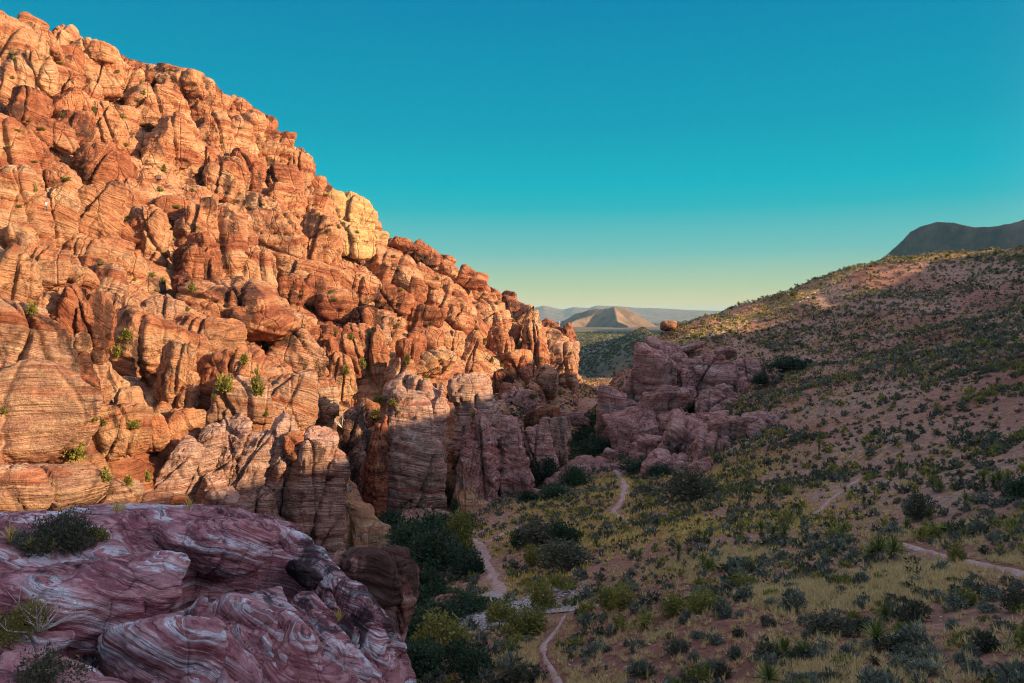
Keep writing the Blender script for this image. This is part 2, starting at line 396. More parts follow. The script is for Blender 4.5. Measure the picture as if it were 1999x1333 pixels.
def plain_mat(name, c1, c2, scale=2.0, bump=0.1, detail=6, dist=0.1, lo=0.35, hi=0.65):
    m, N, L, mk, b = new_mat(name)
    g = mk('ShaderNodeNewGeometry')
    n = mk('ShaderNodeTexNoise'); n.inputs['Scale'].default_value = scale; n.inputs['Detail'].default_value = detail; n.inputs['Roughness'].default_value = 0.65
    L.new(g.outputs['Position'], n.inputs['Vector'])
    r = ramp(N, L, n.outputs['Fac'], [(lo, c1), (hi, c2)]); L.new(r.outputs[0], b.inputs['Base Color'])
    bp = mk('ShaderNodeBump'); bp.inputs['Distance'].default_value = bump; L.new(n.outputs['Fac'], bp.inputs['Height']); L.new(bp.outputs[0], b.inputs['Normal'])
    return m


def leaf_mat(name, stops, trans=0.25):
    m, N, L, mk, b = new_mat(name)
    g = mk('ShaderNodeNewGeometry'); oi = mk('ShaderNodeObjectInfo')
    a = mk('ShaderNodeMath', operation='MULTIPLY_ADD'); L.new(g.outputs['Random Per Island'], a.inputs[0]); a.inputs[1].default_value = 0.65
    q = mk('ShaderNodeMath', operation='MULTIPLY'); L.new(oi.outputs['Random'], q.inputs[0]); q.inputs[1].default_value = 0.35; L.new(q.outputs[0], a.inputs[2])
    r = ramp(N, L, a.outputs[0], stops); L.new(r.outputs[0], b.inputs['Base Color']); b.inputs['Roughness'].default_value = 0.8
    tr = mk('ShaderNodeBsdfTranslucent'); L.new(r.outputs[0], tr.inputs[0])
    mxs = mk('ShaderNodeMixShader'); mxs.inputs[0].default_value = trans; L.new(b.outputs[0], mxs.inputs[1]); L.new(tr.outputs[0], mxs.inputs[2])
    L.new(mxs.outputs[0], N['Material Output'].inputs[0])
    return m


M_SOIL = soil_mat()
M_PATH = plain_mat('trail_dirt', (0.36, 0.21, 0.165), (0.52, 0.36, 0.31), 1.5, 0.05)
M_PEB = plain_mat('pale_gravel', (0.25, 0.2, 0.19), (0.62, 0.56, 0.54), 6, 0.2, lo=0.4, hi=0.6)
M_PEB2 = plain_mat('crest_light_stones', (0.4, 0.3, 0.24), (0.72, 0.6, 0.5), 3, 0.1, lo=0.4, hi=0.6)
M_SAGE = leaf_mat('sage_leaves', [(0, (0.07, 0.075, 0.055)), (0.5, (0.16, 0.175, 0.125)), (1, (0.34, 0.34, 0.23))])
M_DARK = leaf_mat('dark_shrub_leaves', [(0, (0.04, 0.042, 0.03)), (0.5, (0.09, 0.095, 0.06)), (1, (0.2, 0.19, 0.11))])
M_OLIVE = leaf_mat('olive_shrub_leaves', [(0, (0.09, 0.09, 0.02)), (0.5, (0.2, 0.2, 0.045)), (1, (0.38, 0.34, 0.09))], 0.3)
M_GRASS = leaf_mat('dry_grass_blades', [(0, (0.42, 0.3, 0.09)), (0.5, (0.72, 0.54, 0.17)), (1, (0.88, 0.72, 0.3))], 0.3)
M_GRASS2 = leaf_mat('tan_grass_blades', [(0, (0.42, 0.3, 0.13)), (0.5, (0.7, 0.53, 0.25)), (1, (0.86, 0.7, 0.38))], 0.3)
M_TREE = leaf_mat('oak_leaves', [(0, (0.02, 0.035, 0.02)), (0.5, (0.04, 0.075, 0.04)), (1, (0.08, 0.13, 0.06))], 0.25)
M_YUC = leaf_mat('yucca_leaves', [(0, (0.06, 0.08, 0.02)), (0.5, (0.14, 0.17, 0.04)), (1, (0.28, 0.28, 0.08))], 0.15)
M_YUCD = leaf_mat('dead_yucca_leaves', [(0, (0.12, 0.09, 0.06)), (1, (0.3, 0.23, 0.16))], 0.05)
M_WOOD = plain_mat('grey_bark', (0.1, 0.075, 0.06), (0.22, 0.18, 0.15), 8, 0.05)
M_DRY = plain_mat('bleached_wood', (0.4, 0.36, 0.32), (0.65, 0.6, 0.55), 8, 0.02)
M_BUSHY = leaf_mat('bright_shrub_leaves', [(0, (0.10, 0.10, 0.02)), (0.5, (0.23, 0.22, 0.045)), (1, (0.42, 0.36, 0.09))], 0.35)

def polar_sheet(name, surf, th, rr, mat, disp=None):
    T, R = np.meshgrid(th, rr, indexing='ij')
    x = (np.sin(T) * R).ravel(); y = (np.cos(T) * R).ravel()
    z = surf(x, y); v = np.stack([x, y, z], 1)
    a, b = T.shape
    if disp: v = disp(v, a, b)
    i = np.arange(a - 1)[:, None] * b + np.arange(b - 1)[None]; i = i.ravel()
    f = np.stack([i, i + 1, i + b + 1, i + b], 1)
    return mesh_obj(name, v, f[:, ::-1], mat)


deg = np.radians
th = np.concatenate([deg(np.linspace(-25, 36, 330)), deg(np.linspace(36.8, 150, 60))])
rr = np.exp(np.linspace(math.log(5), math.log(620), 280))
ground = polar_sheet('ground', HG, th, rr, M_SOIL)
tag(ground, 'reddish brown desert soil of the valley and the right hillside', kind='structure')


def normals(v, a, b):
    g = v.reshape(a, b, 3)
    du = np.gradient(g, axis=0); dv = np.gradient(g, axis=1)
    n = np.cross(dv, du); n /= np.linalg.norm(n, axis=2, keepdims=True) + 1e-9
    n[n[..., 2] < 0] *= -1
    return n.reshape(-1, 3)


def beds(p, seed=0, tilt=(0.1, 0.04)):
    """ledge relief (0..1) along gently tilted, warped bedding"""
    s = p[:, 2] + tilt[0] * p[:, 0] + tilt[1] * p[:, 1] + 1.6 * vnoise(p / 22, 31) + 0.35 * vnoise(p / 5, 32)
    q = np.stack([p[:, 0] * 0.03, p[:, 1] * 0.03, s], 1)
    a = vnoise(q * (1, 1, 0.55), 41 + seed); b2 = vnoise(q * (2, 2, 1.6), 42 + seed); c = vnoise(q * (3, 3, 3.6), 43 + seed)
    return np.abs(a) ** 0.7 * 0.8 + b2 * 0.45 + c * 0.22


def mountain_disp(v, a, b):
    n = normals(v, a, b); R = np.hypot(v[:, 0], v[:, 1])[:, None]
    p = v + fbm(v / 9, 2, 5)[:, None] * 3
    d = 0
    for sc_, amp, sd, asp in ((19, 3.2, 1, 0.6), (7, 1.3, 2, 0.7), (2.4, 0.5, 3, 0.9)):
        f1, f2, idn = voronoi(p / (sc_, sc_, sc_ / asp), sd)
        e = f2 - f1
        d = d + amp * (np.clip(e * 2.2, 0, 1) ** 0.5 - 0.65 + (idn - 0.5) * 0.9)
    d = d + beds(v) * 0.55 - 3.0
    k = np.clip((R[:, 0] - 30) / 60, 0.3, 1)
    return v + n * (d * k)[:, None]


thm = deg(np.linspace(-38, 6.2, 420))
rrm = np.exp(np.linspace(math.log(38), math.log(520), 330))
mountain = polar_sheet('mountain', HM, thm, rrm, M_ROCK, mountain_disp)
tag(mountain, 'sunlit red sandstone mountain rising on the left of the canyon', kind='structure')

# ------------------------------------------------------------------ rock builder
_cs = {}


def cube_sphere(n):
    if n in _cs: return _cs[n]
    t = np.tan(np.linspace(-1, 1, n + 1) * math.pi / 4)
    A, B = np.meshgrid(t, t, indexing='ij'); o = np.ones_like(A)
    V, Fc = [], []
    for k, (c0, c1, c2) in enumerate(((A, B, o), (B, A, -o), (o, A, B), (-o, B, A), (B, o, A), (A, -o, B))):
        V.append(np.stack([c0.ravel(), c1.ravel(), c2.ravel()], 1))
        i = (np.arange(n)[:, None] * (n + 1) + np.arange(n)[None]).ravel() + k * (n + 1) ** 2
        Fc.append(np.stack([i, i + n + 1, i + n + 2, i + 1], 1))
    V = np.concatenate(V); Fc = np.concatenate(Fc)
    key = np.round(V, 5); _, idx, inv = np.unique(key, axis=0, return_index=True, return_inverse=True)
    V = V[idx]; Fc = inv.ravel()[Fc]
    V /= np.linalg.norm(V, axis=1, keepdims=True)
    c = V[Fc].mean(1); nn = np.cross(V[Fc[:, 1]] - V[Fc[:, 0]], V[Fc[:, 2]] - V[Fc[:, 0]])
    fl = (nn * c).sum(1) < 0; Fc[fl] = Fc[fl][:, ::-1]
    _cs[n] = (V, Fc); return V, Fc


def rot_m(rx, ry, rz):
    return np.array(Matrix.Rotation(rz, 3, 'Z') @ Matrix.Rotation(ry, 3, 'Y') @ Matrix.Rotation(rx, 3, 'X'))


def rock_verts(center, size, n, seed, lean=0.0, yaw=0.0, angular=0.5, relief=1.0, joints=2, pitch=0.0, k=9, bedscale=1.0):
    r = np.random.default_rng(seed)
    D, Fc = cube_sphere(n)
    nb = 10
    pn = r.normal(size=(nb, 3)); pn /= np.linalg.norm(pn, axis=1, keepdims=True)
    off = r.uniform(0.72, 1.05, nb) - 0.12 * angular
    ax = np.array([[1, 0, 0], [-1, 0, 0], [0, 1, 0], [0, -1, 0], [0, 0, 1], [0, 0, -1]], float)
    ax = ax + r.normal(size=ax.shape) * 0.13; ax /= np.linalg.norm(ax, axis=1, keepdims=True)
    PN = np.r_[pn, ax]; OF = np.r_[off, r.uniform(0.86, 1.0, 6)]
    q = np.maximum(D @ PN.T, 0) / OF
    rad = (q ** k).sum(1) ** (-1.0 / k)
    rad = rad * (1 + 0.13 * fbm(D * 1.6 + seed, 3, seed))
    S = np.array(size) / 2
    p = D * rad[:, None] * S
    R = rot_m(pitch, lean, yaw)
    p = p @ R.T
    Dw = (D / S); Dw /= np.linalg.norm(Dw, axis=1, keepdims=True); Dw = Dw @ R.T
    W = p + np.array(center)
    m = float(min(size))
    amp = relief * m
    W0 = W / bedscale
    led = beds(W0, 0, (0.1 + r.normal() * 0.12, 0.04))
    d = led * min(0.75 * bedscale, 0.06 * m) * relief
    # joints: steep fractures cut into the block
    for j in range(joints):
        a = r.uniform(0, math.pi); nrm = np.array([math.cos(a), math.sin(a) * 0.5, r.normal() * 0.25]); nrm /= np.linalg.norm(nrm)
        nrm = R @ nrm
        c = r.uniform(-0.3, 0.3) * m
        dist = np.abs(p @ nrm - c + 0.05 * m * fbm(p / m * 1.5 + 9 * j, 2, seed + j))
        wd = m * r.uniform(0.018, 0.04)
        d = d - np.exp(-(dist / wd) ** 2) * m * r.uniform(0.07, 0.17)
    f1, f2, idn = voronoi((W0 + 0.5 * m * 0.1) / (m * 0.45 / bedscale * np.array([1, 1, 0.7])), seed % 97)
    d = d + m * 0.045 * (np.clip((f2 - f1) * 2.5, 0, 1) ** 0.6 - 0.7 + 0.8 * (idn - 0.5)) * (0.15 + 1.2 * angular)
    f1, f2, idn = voronoi(W0 / (m * 0.17 / bedscale * np.array([1, 1, 0.6])), seed % 89 + 100)
    d = d + m * 0.022 * (np.clip((f2 - f1) * 3, 0, 1) ** 0.6 - 0.7 + 0.9 * (idn - 0.5)) * (0.5 + angular)
    d = d + fbm(W0 / (m * 0.13 / bedscale), 3, 77) * m * 0.02
    return p + Dw * d[:, None], Fc


nrock = 0
HF_ = None
surf0 = {HM: HM0, HG: HG0}


def rock(name, px, py, w, h, lean=0, deep=0.8, mat=None, d=None, surf=HM, ang=0.5, joints=2, nmax=48, label=None, cat='rock outcrop', group=None, relief=1.0, push=0.15, pitch=0.0, yaw=None, k=9, q=0.44, bedscale=1.0, seed=None):
    global nrock
    nrock += 1
    seed = nrock * 13 + 5 if seed is None else seed
    r = random.Random(seed)
    if d is None:
        pt = hit([px], [py], surf)[0]
        if np.isnan(pt[0]): pt = hit([px], [py + h * 0.5 + 8], surf)[0]
        if np.isnan(pt[0]): return None
        d = pt[1] + push * w * deep / F * pt[1]
    c = np.array([(px - CX) / F * d, d, (HY - py) / F * d])
    sx, sz = w / F * d, h / F * d
    sy = deep * (sx * 0.6 + sz * 0.4)
    n = int(max(6, min(nmax, q * max(w, h) * 0.5)))
    bear = math.atan2(c[0], c[1])
    yw = -bear + (r.uniform(-0.25, 0.25) if yaw is None else yaw)
    v, f = rock_verts(c, (sx * 1.06, sy, sz * 1.06), n, seed, math.radians(lean), yw, ang, relief, joints, pitch, k, bedscale)
    if n > 14:                     # the part bedded deep inside the hill is not built
        g = v + c; dep = surf0[surf](g[:, 0], g[:, 1]) - g[:, 2]
        lim = (2.0 if surf is not HF_ else 0.7) + 0.25 * min(sx, sz)
        keep = (dep[f] < lim).any(1) | (v[f][:, :, 1].mean(1) < 0)
        f = f[keep]; used = np.unique(f); mp = np.zeros(len(v), int); mp[used] = np.arange(len(used)); v = v[used]; f = mp[f]
    o = mesh_obj(name, v, f, mat or M_ROCK, c)
    tag(o, label, cat, group)
    if label: named.append((px, py, ref_of(label)))
    return o


named = []
import re
def ref_of(label):
    q = re.split(r' (?:with|below|beside|at|on|in|of|standing|running|split|casting|leaning|near|under|that|just|cut|wedged|catching|above|sloping|balanced|perched|over|right|left|behind|running|lying|crossed|peeping|resting|stacked|forming|nearest|half) ', label)[0].strip(' ,')
    return q if len(q.split()) > 1 else ' '.join(label.split()[:5])


said = set()
def by_ref(px, py, w, h, base, words=None):
    """a label that says where a stone sits by the nearest outcrop that has a look of its own"""
    shape = 'tall' if h > 1.5 * w else ('flat' if h < 0.65 * w else ('small' if max(w, h) < 40 else 'rounded'))
    for qx, qy, rf in sorted(named, key=lambda q: (q[0] - px) ** 2 + (q[1] - py) ** 2)[:6]:
        dx, dy = px - qx, py - qy
        v_ = 'above' if dy < -abs(dx) * 0.4 else ('below' if dy > abs(dx) * 0.4 else '')
        h_ = 'left' if dx < -abs(dy) * 0.4 else ('right' if dx > abs(dy) * 0.4 else '')
        pos = {('above', ''): 'directly above', ('below', ''): 'directly below', ('', 'left'): 'left of', ('', 'right'): 'right of'}.get((v_, h_)) or f"{'up' if v_ == 'above' else 'down'} and {h_} from"
        near_ = 'close' if math.hypot(dx, dy) < 70 else 'some way'
        lab = f'{shape} {base} {near_} {pos} the {rf}'
        if lab not in said and len(lab.split()) <= 16: said.add(lab); return lab
    return None



# ------------------------------------------------------------------ named outcrops of the left mountain
MT = {'c': M_CLIFF, 'r': M_ROCK, 'u': M_ROCK2, 'p': M_PALE, 'g': M_GOLD, 'k': M_PINK, 'b': M_BROWN}
G_UP = ('rounded red sandstone outcrop high on the sunlit mountain', 'outcrops high on the sunlit mountain')
G_MID = ('weathered orange sandstone outcrop halfway up the mountain', 'outcrops across the middle of the mountain')
G_LOW = ('striped sandstone fin at the foot of the sunlit mountain', 'leaning fins at the foot of the mountain')
G_END = ('craggy red outcrop on the far end of the mountain', 'outcrops on the far end of the mountain')
HERO = [
 # px, py, width, height, lean, material, angular, label or None
 (8, 100, 124, 128, 10, 'r', .3, 'smooth broad dome at the top left corner, left of the beaked summit stone'),
 (70, 78, 62, 44, 8, 'r', .4, 'squat neck of rock directly under the beaked summit stone'),
 (73, 106, 46, 50, 0, 'r', .3, 'pointed cap stone stacked on a tall rounded pillar near the summit'),
 (68, 155, 74, 84, -3, 'r', .2, 'bulging round pillar below its pointed cap stone near the summit'),
 (22, 160, 52, 90, 12, 'r', .4, None), (50, 212, 62, 80, 10, 'u', .5, None),
 (116, 106, 72, 112, 14, 'r', .35, 'tall curved shoulder just right of the beaked stone'),
 (132, 168, 58, 80, 8, 'r', .4, None), (132, 208, 48, 58, 5, 'u', .5, None), (168, 215, 40, 110, 18, 'r', .5, 'long tapering fang of rock leaning right below the summit'),
 (175, 104, 104, 44, 8, 'r', .5, 'flat topped slab forming the second step of the skyline'),
 (200, 152, 62, 76, 0, 'r', .4, None), (250, 168, 52, 62, 5, 'r', .4, None), (244, 129, 46, 22, 12, 'u', .6, None), (263, 127, 28, 15, 10, 'u', .6, 'small dark stone perched on the skyline beside the gully'),
 (308, 156, 76, 44, 5, 'r', .5, None), (367, 163, 112, 46, 20, 'r', .5, None), (306, 212, 92, 84, 5, 'r', .35, 'broad layered dome right of the shrubby gully'),
 (343, 292, 96, 118, -4, 'r', .35, 'large striped dome with a dark crack down its left side, mid skyline slope'),
 (398, 215, 74, 62, 10, 'r', .5, None), (432, 206, 54, 38, 25, 'r', .6, None), (420, 268, 62, 92, 5, 'r', .4, None), (411, 322, 24, 74, -4, 'u', .5, 'thin standing pillar beside a narrow black cleft'),
 (468, 272, 72, 96, 12, 'r', .4, None), (466, 216, 56, 42, 22, 'r', .5, None), (498, 262, 66, 76, 20, 'u', .5, None), (530, 305, 60, 70, 10, 'r', .5, None), (440, 350, 70, 90, 5, 'r', .45, None), (480, 345, 60, 90, 8, 'u', .5, None),
 (544, 268, 18, 15, 0, 'u', .5, 'tiny knob balanced on the skyline stack'), (549, 288, 30, 26, 0, 'u', .5, None), (582, 340, 50, 84, 20, 'r', .4, 'smooth leaning buttress on the skyline below the balanced knob'),
 (550, 362, 62, 78, 3, 'u', .5, None), (212, 254, 72, 100, 6, 'r', .5, None), (110, 262, 58, 46, 20, 'r', .5, None), (148, 258, 56, 70, 10, 'r', .4, None),
 (76, 262, 44, 40, 15, 'u', .7, None), (24, 335, 108, 220, -5, 'r', .25, 'tall plain face at the left edge of the picture below the summit'), (196, 335, 88, 76, 10, 'u', .7, 'angular dark red block standing in the rubble gully'),
 (259, 375, 76, 58, 0, 'r', .3, None), (110, 345, 66, 52, 15, 'r', .4, None), (102, 398, 44, 120, -8, 'r', .4, None), (26, 430, 88, 190, -5, 'r', .25, None),
 (96, 440, 78, 150, 8, 'r', .4, 'tall pale fin right of the deepest black cleft on the left'), (188, 424, 98, 116, 18, 'r', .25, 'large smooth tan face split by a diagonal crack'), (148, 396, 32, 24, 0, 'r', .3, None),
 (302, 468, 66, 110, -8, 'r', .5, 'upright boulder with a flat shaded right side'), (322, 416, 80, 62, -20, 'u', .5, None), (404, 482, 118, 178, 5, 'r', .45, 'biggest rounded block in the middle of the mountain'), (368, 520, 42, 96, 0, 'u', .5, None),
 (400, 520, 60, 100, 5, 'u', .6, None), (460, 470, 60, 110, 14, 'r', .3, None),
 (231, 515, 100, 78, 25, 'r', .35, 'tilted egg shaped boulder in a hollow of the mountain'), (98, 530, 104, 82, 12, 'r', .35, None), (165, 500, 60, 70, 25, 'r', .4, None),
 (213, 560, 66, 66, 3, 'p', .4, 'striped conical cap stone above a sloping block'), (226, 612, 74, 70, 8, 'r', .5, None), (95, 590, 46, 38, 5, 'r', .4, None), (150, 584, 62, 34, 10, 'r', .5, None),
 (30, 560, 100, 120, 0, 'r', .3, None),
 (160, 655, 92, 140, 12, 'u', .8, 'fractured dark red block casting deep shade'), (150, 740, 80, 80, 20, 'u', .8, None),
 (52, 690, 146, 170, 6, 'p', .3, 'big pale slab with streaked top at the left edge'), (60, 830, 190, 170, 22, 'p', .15, 'sweeping pale slab sloping to the bright green bush'),
 (88, 958, 200, 86, 4, 'p', .2, 'low whorled mound of red and cream stripes'), (212, 965, 56, 72, 15, 'p', .4, None), (254, 972, 40, 56, 10, 'p', .5, None), (300, 975, 50, 36, 5, 'p', .3, None), (345, 985, 58, 28, 0, 'r', .3, None),
 (546, 470, 84, 108, 0, 'r', .5, 'steep pyramid shaped rock above the middle of the mountain'), (622, 486, 76, 120, 22, 'r', .4, None), (590, 540, 140, 70, 16, 'r', .4, None), (495, 528, 66, 80, -5, 'r', .4, None), (560, 400, 70, 70, 10, 'r', .4, None), (600, 395, 60, 60, 10, 'r', .4, None), (500, 410, 80, 60, 5, 'r', .4, None),
 (682, 426, 92, 76, 8, 'g', .35, 'pale yellow rounded crag on the skyline'), (684, 468, 98, 60, 12, 'g', .3, 'pale yellow face below the yellow crag'), (632, 446, 15, 18, 0, 'g', .3, 'little yellow stone left of the yellow crag'), (635, 415, 40, 50, 5, 'r', .4, None), (735, 470, 40, 40, 20, 'g', .4, None),
 (576, 568, 50, 56, 0, 'u', .5, 'dark topped squat block beside a shaded hollow'), (612, 570, 44, 66, 4, 'u', .5, None), (660, 596, 66, 62, 5, 'r', .3, None), (700, 560, 80, 50, 10, 'r', .4, None), (760, 590, 80, 60, 15, 'u', .3, 'smooth rust coloured scar on the middle slope'),
 (466, 612, 180, 96, 8, 'r', .2, 'wide layered terrace running across the mountain'), (524, 635, 96, 90, 8, 'r', .25, None), (330, 620, 110, 70, 20, 'p', .3, None), (400, 660, 120, 80, 15, 'r', .25, None), (590, 640, 70, 50, 25, 'r', .5, None), (620, 660, 60, 50, 15, 'u', .5, None),
 (298, 715, 172, 150, 22, 'r', .35, 'massive hollowed block with a dark red underside'), (345, 760, 74, 160, 6, 'r', .4, 'tall knobbly pillar standing right of the hollowed block'), (408, 765, 46, 140, 12, 'u', .5, 'narrow dark fin between two pillars'),
 (468, 815, 92, 120, 10, 'p', .4, None), (575, 700, 98, 104, 2, 'p', .25, 'rounded block with a blackened left side'), (562, 785, 96, 92, 3, 'p', .15, 'smooth striped dome below the blackened block'), (622, 790, 60, 100, 6, 'p', .3, None),
 (605, 735, 40, 80, 5, 'p', .4, None), (470, 750, 40, 70, 5, 'r', .5, None), (440, 760, 34, 50, 0, 'u', .5, None), (490, 745, 30, 60, 0, 'u', .6, None),
 (233, 845, 92, 96, 10, 'r', .25, 'round speckled boulder at the bottom of the sunlit hollow'), (306, 845, 46, 66, -5, 'r', .4, None), (350, 850, 56, 110, 14, 'r', .4, None),
 (700, 690, 44, 90, 0, 'r', .5, None), (740, 700, 34, 110, 3, 'r', .5, None), (668, 730, 40, 80, 0, 'r', .5, None), (714, 625, 52, 56, 0, 'u', .5, 'arched dark block with a black overhang'), (752, 640, 70, 70, 10, 'r', .35, None), (640, 700, 34, 60, 0, 'u', .5, None),
 (822, 624, 76, 52, 5, 'u', .5, 'black stained arch right of centre on the slope'), (812, 670, 40, 50, 0, 'u', .7, None), (845, 668, 40, 50, 0, 'r', .7, None), (884, 672, 42, 56, 0, 'r', .6, None), (840, 712, 76, 46, 4, 'r', .4, None), (780, 740, 50, 70, 0, 'r', .4, None), (800, 700, 44, 60, 0, 'u', .5, None),
 (905, 640, 70, 60, 20, 'r', .4, None), (870, 600, 80, 50, 20, 'r', .4, None), (925, 690, 34, 70, 0, 'r', .5, None), (925, 735, 40, 50, 0, 'r', .5, None), (980, 680, 34, 70, -5, 'r', .5, 'slim rounded tower on the far part of the mountain'), (960, 620, 70, 50, 30, 'r', .5, None), (940, 575, 60, 40, 35, 'r', .5, None), (810, 540, 80, 50, 20, 'r', .4, None), (830, 500, 50, 36, 25, 'u', .5, None), (872, 510, 34, 20, 10, 'u', .5, None), (760, 520, 90, 60, 20, 'r', .4, None), (850, 560, 60, 50, 15, 'r', .4, None), (920, 545, 50, 34, 25, 'u', .5, None), (990, 585, 40, 30, 10, 'u', .7, None), (1020, 640, 50, 60, 30, 'r', .6, None), (1000, 610, 50, 50, 30, 'u', .6, None), (790, 480, 46, 24, 15, 'u', .5, None), (895, 600, 40, 50, 10, 'u', .5, None),
 (1090, 715, 62, 96, 10, 'p', .5, 'pale rugged wall at the tip of the mountain'), (1040, 700, 60, 110, 5, 'r', .6, None), (1112, 668, 22, 60, -5, 'u', .4, 'slender red pinnacle at the very end of the mountain'), (1112, 730, 26, 90, -3, 'u', .4, None), (1075, 650, 50, 40, 20, 'u', .7, None), (1010, 720, 50, 80, 5, 'r', .6, None), (1068, 690, 50, 70, 14, 'r', .7, None), (1060, 745, 50, 50, 5, 'p', .7, None),
]
BEAK = (66, 46)
named += [(q[0], q[1], ref_of(q[7])) for q in HERO if q[7]] + [(66, 46, 'beak shaped summit stone')]
for i, (px, py, ww, hh, lean, mt, ang, lab) in enumerate(HERO):
    grp = None; lab = lab or by_ref(px, py, ww, hh, 'red sandstone outcrop')
    if lab: pass
    elif px > 900: lab, grp = G_END
    elif py < 380: lab, grp = G_UP
    elif py > 780: lab, grp = G_LOW
    else: lab, grp = G_MID
    rock('rock_outcrop', px, py, ww * 1.2, hh * 1.2, lean, 0.85, MT[mt], None, HM, ang, 3 if max(ww, hh) > 50 else 1, 37, lab, 'rock outcrop', grp, push=0.03, k=8 + 8 * ang)

# the broken skyline: a chain of crest stones, then smaller blocks filling the slopes between the large ones
cr_ = np.array([(-20, 60), (40, 62), (95, 75), (130, 92), (160, 100), (215, 106), (240, 126), (290, 135), (340, 150), (400, 168), (430, 186), (480, 200), (510, 222), (545, 268), (580, 292), (610, 335), (650, 368),
                (690, 398), (720, 420), (750, 455), (790, 468), (830, 492), (870, 505), (900, 528), (940, 548), (985, 572), (1005, 600), (1030, 618), (1060, 630), (1095, 648)], float)
seg = np.r_[0, np.cumsum(np.hypot(*np.diff(cr_, axis=0).T))]
rk = random.Random(4); a_ = 0
while a_ < seg[-1]:
    far_ = a_ / seg[-1]
    s_ = rk.uniform(30, 60) * (1 - 0.55 * far_)
    a_ += s_ * 0.42
    x_ = float(np.interp(a_, seg, cr_[:, 0])); y_ = float(np.interp(a_, seg, cr_[:, 1])); a_ += s_ * 0.42
    lab = by_ref(x_, y_, s_, s_, 'skyline stone')
    rock('crest_stone', x_, y_ + s_ * 0.66, s_ * 1.15, s_ * 1.2, rk.uniform(15, 32), 1.0, rk.choice([M_ROCK, M_ROCK, M_ROCK2]), None, HM, rk.uniform(.3, .7), 0, 30,
         lab or 'rough red stone of the mountain skyline', 'rock outcrop', None if lab else 'stones along the mountain skyline', push=0.0)
nf_ = 0
while nf_ < 36:
    x_ = rk.uniform(0, 1110); y_ = rk.uniform(60, 860)
    top = float(np.interp(x_, cr_[:, 0], cr_[:, 1])); 
    if y_ < top + 35 or (x_ < 620 and y_ < 430): continue
    bot = np.interp(x_, [0, 300, 700, 1000, 1110], [880, 850, 800, 780, 770])
    if y_ > bot: continue
    s_ = rk.uniform(26, 56) * (1.15 if x_ < 600 else 0.75)
    el = rk.uniform(.7, 1.7)
    lab = by_ref(x_, y_, s_, s_ * el, 'wedged block')
    if rock('boulder', x_, y_, s_, s_ * el, rk.uniform(-8, 20), 0.9, rk.choice([M_ROCK, M_ROCK, M_ROCK2, M_PALE if y_ > 600 else M_ROCK]), None, HM, rk.uniform(.3, .7), rk.choice([0, 1]), 26,
         lab or 'smaller red block wedged between the larger outcrops', 'boulder', None if lab else 'blocks wedged between the outcrops', push=0.35): nf_ += 1

# the beaked stone on the summit: a flat cap with a point towards the right
b0 = rock('summit_stone', 62, 50, 54, 42, 3, 1.0, M_ROCK, 226, HM, .3, 0, 40, 'beak shaped stone balanced on the summit', 'boulder')
me = b0.data
vv = np.empty(len(me.vertices) * 3, dtype=np.float32); me.vertices.foreach_get('co', vv); vv = vv.reshape(-1, 3)
tx = np.clip(vv[:, 0] / 4.2, 0, None); pull = np.clip(vv[:, 2] / 2.2 + 0.55, 0, 1)
vv[:, 0] += tx ** 1.5 * 1.3 * pull; vv[:, 2] *= 1 - 0.35 * np.clip(tx, 0, 1); vv[:, 2] -= 0.8 * tx * pull
me.vertices.foreach_set('co', vv.ravel()); me.update()

